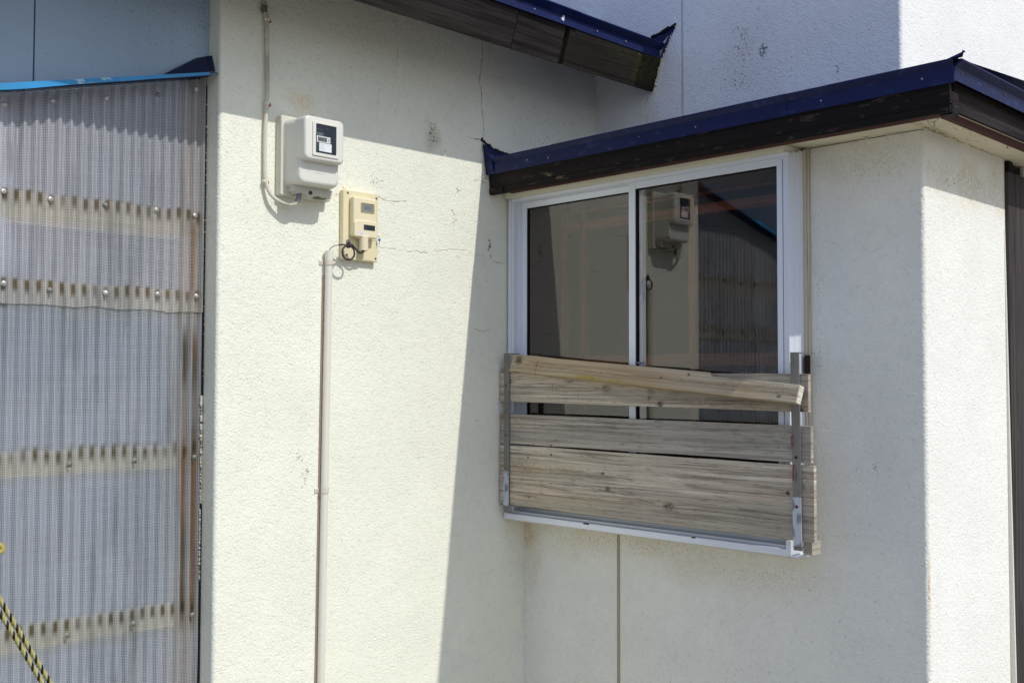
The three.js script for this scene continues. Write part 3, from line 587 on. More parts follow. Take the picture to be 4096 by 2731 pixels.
  bd(1.5225, 1.6363, 1.5095, 1.6240, 0.0045, 1.3308, 0);
  bd(1.3622, 1.474, 1.3588, 1.4684, 0.0105, 1.338, 1);
  bd(1.1270, 1.3574, 1.1255, 1.3505, 0.009, 1.347, 2);
  const strap = (() => { const q = new Sheet(0, 0.25, 1.0, 1.8, 420, [130, 127, 119]); q.each((i, x, y) => { const m = 1 + (fbm(x * 40, y * 12, 4) - 0.5) * 0.3; for (let k = 0; k < 3; k++) q.c[i * 3 + k] *= m; }); return mat({ ...q.maps(0.001), roughness: 0.5, metalness: 0.35 }); })();
  const zinc = (() => { const q = new Sheet(0, 0.25, 1.0, 1.4, 420, [196, 204, 210]); q.each((i, x, y) => { q.mix(i, [120, 128, 140], 0.8 * smooth(0.5, 0.7, fbm(x * 60, y * 26, 4))); }); return mat({ ...q.maps(0.001), roughness: 0.5, metalness: 0.4 }); })();
  const rust = mat({ color: rgb(104, 54, 34), roughness: 0.9 }), rustDark = mat({ color: rgb(56, 44, 34), roughness: 0.9 });
  // straps are U-shaped: a front bar with a tab back to the frame
  const bar = (za, zb, w, y0, y1, x0, x1) => { const sh = new THREE.Shape([[za, y1], [za + w, y1], [zb + w, y0], [zb, y0]].map(([z, y]) => new THREE.Vector2(-z, y))); const g = new THREE.ExtrudeGeometry(sh, { depth: x1 - x0 - 0.0016, bevelEnabled: true, bevelSize: 0.0008, bevelThickness: 0.0008, bevelOffset: -0.0008, bevelSegments: 2 }); g.rotateY(Math.PI / 2); g.translate(x0 + 0.0008, 0, 0); return metreUV(g); };
  const L = part(t, 'strap', [bar(0.0365, 0.0365, 0.0275, 1.10, 1.7065, -0.1478, -0.1425), bx(-0.1424, -0.09, 1.7035, 1.7065, 0.0365, 0.064)], strap, 'left metal strap');
  part(L, 'lower_bar', bar(0.0362, 0.0362, 0.0285, 1.126, 1.258, -0.1506, -0.1482), zinc);
  const Rr = part(t, 'strap', [bar(1.2745, 1.282, 0.0285, 1.098, 1.6885, -0.1478, -0.1425), bx(-0.1424, -0.05, 1.6855, 1.6885, 1.2745, 1.303)], strap, 'right metal strap');
  part(Rr, 'lower_bar', bar(1.2795, 1.2825, 0.0288, 1.1105, 1.256, -0.1506, -0.1482), zinc);
  const screw = (p, y, z, x, m, r = 0.0036) => nail(p, x, y, z, '-x', r, m).name = 'screw';
  screw(L, 1.583, 0.0475, -0.1478, rustDark); screw(L, 1.393, 0.0475, -0.1478, rustDark); screw(L, 1.252, 0.0475, -0.1506, nailMat);
  screw(Rr, 1.374, 1.292, -0.1478, rustDark, 0.005); screw(Rr, 1.228, 1.295, -0.1506, rust, 0.005);
  // bent rusty nails hanging down the strap
  part(Rr, 'bent_nail', tube([[-0.150, 1.441, 1.2805], [-0.153, 1.43, 1.281], [-0.151, 1.405, 1.2815]], 0.0016, 12, 6), rust);
  part(Rr, 'bent_nail', tube([[-0.150, 1.352, 1.286], [-0.153, 1.335, 1.2855], [-0.151, 1.305, 1.2835]], 0.0019, 12, 6), rust);
  part(Rr, 'slot', sheetOf([[[-0.14825, 1.329, 1.293], [-0.14825, 1.328, 1.2942], [-0.14825, 1.298, 1.291], [-0.14825, 1.299, 1.2902]]]), rustDark);
  part(Rr, 'foot_bolt', [cyl(0.004, 0.004, 0.008, -0.151, 1.109, 1.288, 'x', 10), cyl(0.004, 0.004, 0.008, -0.151, 1.113, 1.298, 'x', 10)], nailMat);
  part(t, 'block', bx(-0.115, -0.065, 1.082, 1.122, 1.295, 1.325, 0.002, 0, 0.06), wood, 'wood block behind the lowest board');
  part(t, 'spacer', [bx(-0.04, -0.0165, 1.62, 1.682, 1.2595, 1.268, 0.001)], mat({ color: rgb(46, 38, 30) }));
}
// the loose plank lying across the boards
{
  const t = thing('loose_plank', 'tilted bare plank laid across the topmost guard board, notched at its right end', 'plank');
  const s = grainSheet(0, 1.34, -0.06, 0.06, 800, [206, 195, 170], [118, 104, 84], { contrast: 0.62, knots: [[0.04, 0.012, 0.02], [0.74, 0.0, 0.006], [1.0, 0.025, 0.006], [1.2, -0.02, 0.007], [0.85, 0.02, 0.005]], warm: 0.35 });
  s.stain(0.5, -0.03, 0.28, 0.012, [160, 148, 46], 0.95, 70); s.stain(0.42, -0.03, 0.1, 0.016, [150, 138, 40], 0.8, 70); s.stain(0.1, 0.0, 0.12, 0.04, [150, 104, 62], 0.55, 60); s.stain(1.15, 0.0, 0.25, 0.03, [150, 132, 104], 0.5, 60); s.stain(1.26, -0.012, 0.05, 0.006, [84, 56, 36], 0.7, 90);
  s.specks(40, 1.0, -0.005, 0.4, 0.03, 0.0008, 0.003, [84, 66, 46], 0.8);
  s.crack([[0.0, 0.002], [0.2, -0.004], [0.5, -0.006], [0.75, -0.004], [1.0, -0.004], [1.28, -0.014]], 0.0012, [66, 54, 40], 0.95, 0.5, 0.004);
  s.crack([[0.145, 0.034], [0.14, 0.01], [0.145, -0.03]], 0.0022, [110, 62, 34], 0.95, 0.3, 0.003);
  const m = mat({ ...s.maps(0.002), roughness: 0.85 });
  // profile along the plank: a notch has been cut out of the top near the right end
  const L = 1.262, pts = [[0, -0.034], [0, 0.034]];
  for (let k = 1; k <= 12; k++) pts.push([0.93 * k / 12, 0.034 + (noise(k * 0.7, 4) - 0.5) * 0.003]);
  pts.push([0.93, 0.031], [0.942, 0.021], [1.1, 0.0205], [L, 0.021], [L, -0.034]);
  for (let k = 11; k >= 1; k--) pts.push([L * k / 12, -0.034 + (noise(k * 0.9, 9) - 0.5) * 0.003]);
  const g = new THREE.ExtrudeGeometry(new THREE.Shape(pts.map(([a, b]) => new THREE.Vector2(a, b))), { depth: 0.025, bevelEnabled: true, bevelSize: 0.0012, bevelThickness: 0.0012, bevelOffset: -0.0012, bevelSegments: 2 });
  g.translate(0, 0, -0.0125);
  const uv = metreUV(g, 0, 0, 'x');
  const plank = part(t, 'plank', uv, m);
  t.position.set(-0.1262, 1.667, 0.0665);
  const dir = new THREE.Vector3(-0.0475, -0.103, 1.29).normalize(), out = new THREE.Vector3(-1, 0.30, 0).addScaledVector(dir, 0).normalize();
  const zc = out.clone().addScaledVector(dir, -out.dot(dir)).normalize(), yc = zc.clone().cross(dir).normalize();
  t.quaternion.setFromRotationMatrix(new THREE.Matrix4().makeBasis(dir, yc, zc));
  // fresh sawn wood in the notch and on the end
  const s2 = new Sheet(0, 0.4, -0.06, 0.06, 800, [226, 220, 204]);
  s2.each((i, x, y) => { s2.mix(i, [96, 92, 84], 0.8 * smooth(0.62, 0.8, noise(y * 330 + x * 12, x * 6))); });
  const fresh = mat({ ...s2.maps(0.001), roughness: 0.9 });
  part(t, 'notch_face', bx(0.945, L - 0.001, 0.0203, 0.0221, -0.0117, 0.0117, 0.0008, -0.9, 0, 'x'), fresh, 'pale cut face of the notch');
  part(t, 'end_grain', bx(L - 0.0012, L + 0.0012, -0.0328, 0.020, -0.0113, 0.0113, 0.0008, 0.1, 0), fresh);
}

// ------------------------------------------------------------------ electricity meter
const ivory = new THREE.MeshPhysicalMaterial({ color: rgb(226, 225, 214), roughness: 0.38, clearcoat: 0.15, clearcoatRoughness: 0.4 });
{
  const t = thing('electricity_meter', 'ivory electricity meter with a square display window on the stucco wall', 'meter');
  const plateM = mat({ color: rgb(214, 212, 196), roughness: 0.6 });
  part(t, 'backplate', alongZ(roundRect(-1.143, -0.95, 2.196, 2.455, 0.006), 0.0006, 0.031, 0.0035), plateM);
  // cover: a stack of rounded outlines from the plate to the front, deeper in its upper part
  function loft(rings) { // [x0, x1, y0, y1, r, z]
    const n = 11, P = [];
    for (const [x0, x1, y0, y1, r, z] of rings) {
      const ring = [];
      for (const [cx, cy, a0] of [[x1 - r, y1 - r, 0], [x0 + r, y1 - r, 90], [x0 + r, y0 + r, 180], [x1 - r, y0 + r, 270]]) for (let k = 0; k < n; k++) { const a = (a0 + 90 * k / (n - 1)) * Math.PI / 180; ring.push([cx + r * Math.cos(a), cy + r * Math.sin(a), z]); }
      P.push(ring);
    }
    const m = P[0].length, pos = P.flat(2), idx = [];
    for (let j = 0; j + 1 < P.length; j++) for (let k = 0; k < m; k++) { const a = j * m + k, b = j * m + (k + 1) % m, c = a + m, d = b + m; idx.push(a, b, d, a, d, c); }
    const last = (P.length - 1) * m, ctr = pos.length / 3, R = P[P.length - 1];
    pos.push(R.reduce((s, p) => s + p[0], 0) / m, R.reduce((s, p) => s + p[1], 0) / m, R[0][2]);
    for (let k = 0; k < m; k++) idx.push(last + k, last + (k + 1) % m, ctr);
    const g = new THREE.BufferGeometry(); g.setAttribute('position', new THREE.Float32BufferAttribute(pos, 3)); g.setIndex(idx); g.computeVertexNormals();
    return metreUV(g);
  }
  const lower = loft([[-1.1335, -0.9585, 2.2225, 2.444, 0.022, 0.031], [-1.1335, -0.9585, 2.2225, 2.444, 0.022, 0.0365], [-1.131, -0.961, 2.225, 2.4425, 0.022, 0.0385], [-1.126, -0.966, 2.227, 2.441, 0.022, 0.08], [-1.1225, -0.9695, 2.23, 2.441, 0.021, 0.1], [-1.119, -0.973, 2.234, 2.439, 0.019, 0.1045], [-1.112, -0.98, 2.242, 2.434, 0.014, 0.1065]]);
  const upper = loft([[-1.1245, -0.9675, 2.302, 2.4425, 0.017, 0.085], [-1.1225, -0.9695, 2.3, 2.4425, 0.017, 0.118], [-1.1215, -0.9705, 2.301, 2.442, 0.017, 0.129], [-1.118, -0.974, 2.3045, 2.4395, 0.015, 0.134], [-1.112, -0.98, 2.31, 2.435, 0.012, 0.1362]]);
  part(t, 'cover', [lower, upper], ivory);
  // embossed maker's lines on the lower front
  part(t, 'embossing', [(() => { const g = new THREE.TorusGeometry(0.006, 0.0009, 6, 20); g.translate(-1.087, 2.276, 0.1068); return metreUV(g); })(), bx(-1.0735, -1.055, 2.2775, 2.279, 0.106, 0.1072), bx(-1.051, -1.036, 2.276, 2.2775, 0.106, 0.1072), bx(-1.032, -1.022, 2.276, 2.279, 0.106, 0.1072), bx(-1.0735, -1.064, 2.266, 2.270, 0.106, 0.1072), bx(-1.06, -1.026, 2.2665, 2.268, 0.106, 0.1072), bx(-1.06, -1.026, 2.270, 2.2715, 0.106, 0.1072), bx(-1.088, -1.084, 2.2745, 2.278, 0.106, 0.1072)], ivory);
  // raised rim of the window, glass and the dark face behind it
  const rim = roundRect(-1.0945, -0.9955, 2.3155, 2.424, 0.003); rim.holes.push(roundRect(-1.0825, -1.0045, 2.3255, 2.4185, 0.003));
  part(t, 'window_rim', alongZ(rim, 0.1362, 0.1398, 0.0008), ivory);
  const W = 312, H = 372, cv = document.createElement('canvas'); cv.width = W; cv.height = H;
  const c = cv.getContext('2d');
  c.fillStyle = '#1c242c'; c.fillRect(0, 0, W, H);
  c.fillStyle = '#2a343e'; c.fillRect(10, 225, 40, 120);
  c.strokeStyle = '#8a939b'; c.lineWidth = 3; c.strokeRect(20, 108, 110, 34); c.fillStyle = '#a8b0b4'; c.font = 'bold 28px monospace'; c.fillText('(30A)', 26, 134);
  c.fillStyle = '#767f88'; c.font = '15px sans-serif'; c.fillText('100V 50/60Hz', 24, 66); c.fillText('1P 2W', 60, 90);
  c.fillStyle = '#dde1de'; c.fillRect(20, 150, 206, 80);
  c.fillStyle = '#6d7267'; c.fillRect(34, 162, 142, 58); c.fillStyle = '#22251f'; c.font = 'bold 40px monospace'; c.fillText('00012', 40, 206);
  c.fillStyle = '#20252a'; for (const y of [172, 188, 204]) c.fillRect(192, y, 20, 8);
  c.fillStyle = '#e9ebee'; c.fillRect(56, 236, 190, 108);
  c.fillStyle = '#b9bec6'; for (let y = 250; y < 336; y += 12) c.fillRect(66, y, 90 - (y % 5) * 8, 4);
  c.fillStyle = '#c2c7ce'; c.fillRect(172, 250, 40, 4); c.fillRect(172, 262, 30, 4);
  c.fillStyle = '#cfd5da'; for (const [x, y] of [[268, 96], [282, 142], [290, 168], [262, 260], [276, 300], [240, 205], [252, 214], [34, 262], [40, 284], [34, 60], [180, 40]]) { c.beginPath(); c.arc(x, y, 2.6, 0, 7); c.fill(); }
  const tex = new THREE.CanvasTexture(cv); tex.colorSpace = THREE.SRGBColorSpace;
  const face = new THREE.PlaneGeometry(0.0778, 0.0928); face.translate(-1.0435, 2.372, 0.1368);
  part(t, 'dial_face', face, mat({ map: tex, roughness: 0.35 }));
  // terminal cover with a scalloped lower edge, cable gland and lock hole
  const sh = new THREE.Shape([[-1.117, 2.2265], [-1.117, 2.207], [-1.106, 2.2055], [-1.102, 2.201], [-1.086, 2.204], [-1.07, 2.2035], [-1.062, 2.196], [-1.046, 2.1945], [-1.041, 2.201], [-1.02, 2.202], [-1.005, 2.198], [-0.99, 2.2], [-0.972, 2.198], [-0.9665, 2.2265]].map(([x, y]) => new THREE.Vector2(x, y)));
  part(t, 'terminal_cover', alongZ(sh, 0.031, 0.066, 0.002), mat({ color: rgb(204, 202, 186), roughness: 0.6 }));
  part(t, 'lock_screw', [cyl(0.0062, 0.0062, 0.004, -1.0535, 2.2085, 0.067, 'z', 18)], mat({ color: rgb(44, 46, 48), roughness: 0.5 }));
  part(t, 'terminal_slot', bx(-1.02, -0.988, 2.1965, 2.203, 0.034, 0.06, 0.001), mat({ color: rgb(120, 120, 112) }));
}
// supply cable coming down the wall to the meter
{
  const t = thing('supply_cable', 'grey cable clipped down the wall and looping under the electricity meter', 'cable');
  const q = new Sheet(0, 0.3, 2.1, 3.1, 300, [214, 210, 192]); q.each((i, x, y) => q.mix(i, [150, 146, 128], 0.6 * smooth(0.45, 0.7, fbm(x * 30, y * 9, 4))));
  const cm = mat({ ...q.maps(0.0004), roughness: 0.6 });
  part(t, 'cable', tube([[-1.199, 3.06, 0.012], [-1.199, 2.9, 0.012], [-1.198, 2.80, 0.013], [-1.193, 2.775, 0.013], [-1.1885, 2.755, 0.012], [-1.186, 2.68, 0.011], [-1.1845, 2.589, 0.012], [-1.185, 2.50, 0.013], [-1.189, 2.41, 0.011], [-1.1895, 2.31, 0.011], [-1.188, 2.245, 0.014], [-1.183, 2.215, 0.018], [-1.17, 2.19, 0.024], [-1.15, 2.175, 0.03], [-1.122, 2.165, 0.038], [-1.101, 2.168, 0.046], [-1.092, 2.178, 0.05], [-1.089, 2.19, 0.052]], 0.0066, 160, 10), cm);
  part(t, 'cable_end', tube([[-1.0925, 2.176, 0.0495], [-1.089, 2.189, 0.052], [-1.087, 2.205, 0.053]], 0.0085, 16, 12), mat({ color: rgb(128, 130, 130), roughness: 0.6 }));
  part(t, 'sleeve', cyl(0.0098, 0.0098, 0.022, -1.1985, 2.789, 0.013), mat({ color: rgb(120, 112, 92), roughness: 0.8 }));
  for (const [x, y] of [[-1.187, 2.758], [-1.1845, 2.487], [-1.1885, 2.234]]) {
    const o = part(t, 'clip', [(() => { const g = new THREE.TorusGeometry(0.008, 0.0022, 6, 14, Math.PI); g.rotateX(Math.PI / 2); g.scale(1, 2.6, 1); g.translate(x, y, 0.011); return metreUV(g); })(), bx(x + 0.006, x + 0.0165, y - 0.0065, y + 0.0045, 0.0006, 0.006, 0.0015)], offWhite);
    const g = new THREE.SphereGeometry(0.0056, 10, 8); g.scale(1, 1.25, 0.7); g.translate(x + 0.0125, y - 0.001, 0.0065);
    part(o, 'nail', metreUV(g), mat({ color: rgb(168, 84, 30), roughness: 0.9 }), 'rusty nail head');
  }
}
// ------------------------------------------------------------------ small remote display
{
  const t = thing('remote_display', 'small yellowed remote display unit on a backplate below and right of the meter', 'display unit');
  const yel = mat({ color: rgb(234, 223, 188), roughness: 0.5 }), yel2 = mat({ color: rgb(230, 219, 180), roughness: 0.45 });
  part(t, 'backplate', alongZ(roundRect(-0.892, -0.7455, 2.0105, 2.2475, 0.004), 0.0006, 0.0215, 0.0025), yel2);
  part(t, 'body', alongZ(roundRect(-0.8675, -0.7705, 2.0905, 2.2235, 0.006), 0.0215, 0.0475, 0.006), yel);
  // lower cover with an arched top edge
  const sh = new THREE.Shape(); sh.moveTo(-0.863, 2.0875); sh.lineTo(-0.772, 2.0875); sh.lineTo(-0.7695, 2.092); sh.lineTo(-0.7695, 2.142); sh.quadraticCurveTo(-0.82, 2.1485, -0.859, 2.1415); sh.lineTo(-0.866, 2.134); sh.lineTo(-0.866, 2.092);
  part(t, 'lower_cover', alongZ(sh, 0.03, 0.0515, 0.003), yel);
  part(t, 'base_panel', [bx(-0.8585, -0.806, 2.02, 2.05, 0.021, 0.0225, 0.0006), bx(-0.8045, -0.767, 2.014, 2.052, 0.021, 0.0225, 0.0006)], yel2);
  const dig = (w, h, fn) => { const cv = document.createElement('canvas'); cv.width = w; cv.height = h; fn(cv.getContext('2d')); const x = new THREE.CanvasTexture(cv); x.colorSpace = THREE.SRGBColorSpace; return x; };
  const lcd = dig(220, 130, (c) => {
    c.fillStyle = '#8b948c'; c.fillRect(0, 0, 220, 130); c.fillStyle = '#3a413c';
    const seg = { 0: 'abcdef', 6: 'afgcde', 7: 'abc' }, dg = (n, x, y, w, h) => { const k = 5; for (const s of seg[n]) ({ a: () => c.fillRect(x, y, w, k), b: () => c.fillRect(x + w - k, y, k, h / 2), c: () => c.fillRect(x + w - k, y + h / 2, k, h / 2), d: () => c.fillRect(x, y + h - k, w, k), e: () => c.fillRect(x, y + h / 2, k, h / 2), f: () => c.fillRect(x, y, k, h / 2), g: () => c.fillRect(x, y + h / 2 - 2, w, k) })[s](); };
    [0, 6, 6, 7].forEach((n, i) => dg(n, 54 + i * 36, 36, 24, 54)); c.font = '22px sans-serif'; c.fillText('kW', 150, 116);
  });
  const rim = roundRect(-0.8385, -0.7815, 2.1725, 2.2055, 0.003); rim.holes.push(roundRect(-0.8355, -0.7845, 2.1752, 2.2028, 0.002));
  part(t, 'screen_rim', alongZ(rim, 0.0475, 0.0495, 0.0005), mat({ color: rgb(184, 162, 112), roughness: 0.5 }));
  const pl = (w, h, x, y, z) => { const g = new THREE.PlaneGeometry(w, h); g.translate(x, y, z); return g; };
  part(t, 'screen', pl(0.051, 0.0276, -0.81, 2.189, 0.0481), new THREE.MeshPhysicalMaterial({ map: lcd, roughness: 0.15, clearcoat: 1, clearcoatRoughness: 0.05 }));
  const win = dig(200, 76, (c) => { c.fillStyle = '#2c343c'; c.fillRect(0, 0, 200, 76); c.fillStyle = '#8b939a'; c.font = '15px sans-serif'; c.fillText('A', 14, 22); c.fillText('B', 14, 44); c.fillText('C', 14, 66); c.fillRect(34, 10, 12, 3); c.fillRect(34, 32, 12, 3); c.fillRect(34, 54, 12, 3); c.fillRect(80, 8, 6, 4); c.fillRect(130, 8, 6, 4); });
  part(t, 'indicator_window', pl(0.047, 0.0185, -0.8045, 2.1215, 0.0519), new THREE.MeshPhysicalMaterial({ map: win, roughness: 0.2, clearcoat: 0.6 }));
  part(t, 'sticker', pl(0.019, 0.0115, -0.8345, 2.1003, 0.0518), mat({ map: dig(80, 48, (c) => { c.fillStyle = '#e6e8ee'; c.fillRect(0, 0, 80, 48); c.fillStyle = '#a9b9dc'; c.fillRect(6, 8, 50, 9); c.fillStyle = '#b98fa0'; c.fillRect(6, 26, 64, 5); c.fillRect(6, 36, 44, 4); }) }));
  part(t, 'cable_tube', [cyl(0.0162, 0.0152, 0.046, -0.82, 2.0665, 0.041, 'y', 24), bx(-0.845, -0.79, 2.083, 2.0885, 0.026, 0.046, 0.001), bx(-0.804, -0.797, 2.05, 2.086, 0.0215, 0.03, 0.001)], yel);
  const sc = mat({ color: rgb(120, 112, 92), roughness: 0.5, metalness: 0.4 });
  for (const [x, y] of [[-0.8735, 2.237], [-0.753, 2.2325], [-0.8755, 2.026], [-0.7555, 2.0225]]) { const o = part(t, 'screw', cyl(0.0036, 0.0036, 0.0016, x, y, 0.0222, 'z', 14), sc); part(o, 'screw_slot', bx(x - 0.0018, x + 0.0018, y - 0.0006, y + 0.0006, 0.0229, 0.0232), tar); }
  // black lead: out of the tube, once round in a loop, through a clip, into the conduit
  const blk = mat({ color: rgb(46, 42, 46), roughness: 0.55 });
  const pts = [[-0.82, 2.05, 0.041], [-0.822, 2.0405, 0.042], [-0.833, 2.034, 0.045], [-0.847, 2.0345, 0.048], [-0.862, 2.045, 0.051], [-0.878, 2.057, 0.052]];
  for (let k = 0; k <= 18; k++) { const a = 1.25 - k * (2 * Math.PI - 0.6) / 18; pts.push([-0.892 + 0.0235 * Math.cos(a), 2.0285 + 0.0235 * Math.sin(a), 0.056 - 0.006 * k / 18]); }
  pts.push([-0.883, 2.052, 0.047]);
  part(t, 'lead', [tube(pts, 0.0033, 140, 8), tube([[-0.885, 2.0525, 0.047], [-0.902, 2.0555, 0.044], [-0.92, 2.054, 0.036]], 0.0026, 24, 8)], blk, 'black lead tied in a loop');
  part(t, 'lead_tail', tube([[-0.918, 2.0542, 0.037], [-0.932, 2.0505, 0.03], [-0.944, 2.041, 0.024], [-0.948, 2.026, 0.02]], 0.0016, 24, 8), mat({ color: rgb(150, 132, 124), roughness: 0.6 }));
  part(t, 'lead_clip', [bx(-0.8955, -0.8825, 2.045, 2.066, 0.043, 0.0545, 0.003), (() => { const g = new THREE.TorusGeometry(0.0048, 0.0021, 8, 14); g.translate(-0.8915, 2.0665, 0.049); return metreUV(g); })()], blk);
}
{
  const t = thing('seal_tag', 'tiny blue round seal hanging by a wire at the right edge of the display unit', 'seal');
  const g = cyl(0.0046, 0.0046, 0.004, -0.7475, 2.0875, 0.0335, 'z', 18);
  part(t, 'disc', g, mat({ color: rgb(36, 128, 216), roughness: 0.45 }));
  part(t, 'wire', [tube([[-0.77, 2.096, 0.033], [-0.757, 2.1, 0.034], [-0.748, 2.0965, 0.0335], [-0.7475, 2.09, 0.0335]], 0.0007, 16, 6), tube([[-0.7475, 2.086, 0.0335], [-0.748, 2.08, 0.034], [-0.7485, 2.072, 0.0335]], 0.001, 8, 6)], mat({ color: rgb(70, 70, 78), roughness: 0.5, metalness: 0.5 }));
}
// conduit below the display
{
  const t = thing('conduit_pipe', 'thin cream conduit pipe running down the wall from the display unit', 'pipe');
  const cm = mat({ color: rgb(226, 223, 208), roughness: 0.5 });
  const top = [-0.9445, 2.0325, 0.017], bot = [-0.9695, 0.0, 0.017];
  const tilt = (y) => lerp(bot[0], top[0], y / 2.0325);
  const h = new THREE.CylinderGeometry(0.0122, 0.0122, 2.0325, 22, 1, true); h.rotateZ(Math.atan2(bot[0] - top[0], 2.0325)); h.translate((top[0] + bot[0]) / 2, 2.0325 / 2, 0.017);
  part(t, 'pipe', metreUV(h), cm);
  part(t, 'collar', [cyl(0.0138, 0.0138, 0.042, tilt(2.012), 2.012, 0.017, 'y', 22)], cm);
  for (const y of [1.9935, 1.2375]) {
    const x = tilt(y);
    const o = part(t, 'saddle_clamp', [(() => { const q = new THREE.CylinderGeometry(0.0148, 0.0148, 0.016, 18, 1, true, -Math.PI / 2, Math.PI); q.translate(x, y, 0.0165); return metreUV(q); })(), bx(x - 0.029, x - 0.013, y - 0.008, y + 0.008, 0.0006, 0.0035, 0.0014), bx(x + 0.013, x + 0.026, y - 0.008, y + 0.008, 0.0006, 0.0035, 0.0014)], mat({ color: rgb(216, 208, 192), roughness: 0.6 }));
    for (const d of [-0.0215, 0.02]) { const q = new THREE.SphereGeometry(0.0034, 10, 6); q.scale(1, 1, 0.55); q.translate(x + d, y, 0.0038); part(o, 'screw', metreUV(q), mat({ color: rgb(196, 186, 170), roughness: 0.5 })); }
  }
  const bead = new THREE.BoxGeometry(0.0026, 1.95, 0.005); bead.rotateZ(Math.atan2(bot[0] - top[0], 2.0325)); bead.translate(tilt(0.98) - 0.0132, 0.98, 0.004);
  part(t, 'backing_bead', metreUV(bead), mat({ color: rgb(182, 152, 136), roughness: 0.9 }));
}

// ------------------------------------------------------------------ corrugated lean-to on the left
{
  const t = thing('corrugated_lean_to', 'corrugated translucent plastic lean-to with bright blue roof edge at the left', 'lean-to');
  const slope = 0.2683, roofY = (x) => 2.5405 + (x + 1.3774) * slope; // underside of the rake edge
  // plastic with a woven thread net inside: threads let less light through
  const N = 64, tc = new Uint8Array(N * N * 4), tt = new Uint8Array(N * N * 4);
  for (let y = 0; y < N; y++) for (let x = 0; x < N; x++) {
    const i = (y * N + x) * 4, th = Math.max(smooth(0.18, 0.07, Math.abs(((x / N * 9) % 1) - 0.5)), smooth(0.2, 0.08, Math.abs(((y / N * 7) % 1) - 0.5)));
    for (let k = 0; k < 3; k++) { tc[i + k] = lerp([224, 229, 238][k], [238, 238, 240][k], th); tt[i + k] = lerp(255, 90, th); }
    tc[i + 3] = tt[i + 3] = 255;
  }
  const map = dataTex(tc, N, N, true), tm = dataTex(tt, N, N, false);
  for (const q of [map, tm]) q.repeat.set(1 / 0.0321, 1 / 0.0321);
  const plastic = new THREE.MeshPhysicalMaterial({ map, transmissionMap: tm, transmission: 0.88, thickness: 0, roughness: 0.44, ior: 1.5, color: 0xffffff, vertexColors: true });
  const TOPS = [2.128, 1.878, 1.402, 0.918];
  // dirt on the sheet: grime caught over each batten in the valleys, rust and algae running down by the post
  function grime(x, y, wave) {
    const c = [1, 1, 1], back = smooth(0.05, 0.75, -wave), mul = (r, g, b, t) => { c[0] *= lerp(1, r, t); c[1] *= lerp(1, g, t); c[2] *= lerp(1, b, t); };
    for (const tp of TOPS) { const d = tp + 0.012 * (noise(x * 30, tp * 9) - 0.5) - y; mul(0.34, 0.27, 0.14, back * smooth(-0.006, 0.004, d) * smooth(0.046, 0.02, d) * (0.35 + 0.65 * smooth(0.25, 0.6, noise(x * 11 + tp * 5, 3.1)))); mul(0.92, 0.86, 0.7, 0.6 * smooth(-0.01, 0.01, d) * smooth(0.1, 0.06, d)); }
    for (const [cx, w, k] of [[-1.4055, 0.014, 1], [-1.3725, 0.0145, 0.95]]) {
      const u = smooth(w, w * 0.45, Math.abs(x - cx - 0.003 * (noise(y * 9, cx * 40) - 0.5))), run = smooth(1.8, 1.7, y) * smooth(0.82, 0.95, y + 0.08 * (noise(x * 60, 7) - 0.5)) * (0.55 + 0.45 * smooth(0.25, 0.6, fbm(y * 6, cx * 20, 3)));
      const red = smooth(0.35, 0.65, fbm(y * 4 + 3, cx * 30, 3));
      mul(lerp(0.24, 0.5, red), lerp(0.2, 0.25, red), 0.09, u * run * k);
    }
    mul(0.62, 0.4, 0.2, 0.8 * smooth(0.008, 0.003, Math.abs(x + 1.386)) * smooth(2.14, 2.05, y) * smooth(1.82, 1.9, y));
    mul(0.8, 0.72, 0.55, 0.7 * smooth(-1.47, -1.4, x) * fbm(x * 50, y * 5, 3));
    const bl = fbm(x * 3.1, y * 2.3, 4); mul(0.86, 0.88, 0.9, smooth(0.45, 0.65, bl) * 0.8);
    mul(0.8, 0.8, 0.78, 0.9 * smooth(0.6, 0.72, fbm(x * 50, y * 4 + 9, 4)));
    return c;
  }
  function corrugated(x0, x1, yb, yt, z, tint = [1, 1, 1], amp = 0.0066) {
    const n = Math.round((x1 - x0) / 0.0321 * 14), rows = 110, pos = [], uv = [], idx = [], col = [];
    for (let j = 0; j <= rows; j++) for (let k = 0; k <= n; k++) {
      const x = lerp(x0, x1, k / n), f = j / rows, top = typeof yt === 'function' ? yt(x) : yt, y = lerp(yb + (0.0022 * Math.sin(x * 40) + 0.003 * noise(x * 30, 4)) * (1 - f), top, f), wave = Math.cos((x + 1.384) / 0.0321 * 2 * Math.PI);
      pos.push(x, y, z + amp * wave + 0.006 * (fbm(x * 5 + z * 90, y * 2.4, 3) - 0.5)); uv.push(x, y);
      const g = grime(x, y, wave); col.push(g[0] * tint[0], g[1] * tint[1], g[2] * tint[2]);
      if (j && k) { const a = (j - 1) * (n + 1) + k - 1; idx.push(a, a + 1, a + n + 2, a, a + n + 2, a + n + 1); }
    }
    const g = new THREE.BufferGeometry(); g.setAttribute('position', new THREE.Float32BufferAttribute(pos, 3)); g.setAttribute('uv', new THREE.Float32BufferAttribute(uv, 2)); g.setAttribute('color', new THREE.Float32BufferAttribute(col, 3)); g.setIndex(idx); g.computeVertexNormals();
    return g;
  }
  const ZP = -0.0817;
  part(t, 'corrugated_sheet', corrugated(-2.04, -1.3525, 1.81, (x) => roofY(x) + 0.004, ZP), plastic, 'upper corrugated sheet');
  part(t, 'corrugated_sheet', corrugated(-2.04, -1.3525, 0, 1.86, ZP - 0.0045, [0.9, 0.94, 0.96]), plastic, 'lower corrugated sheet');
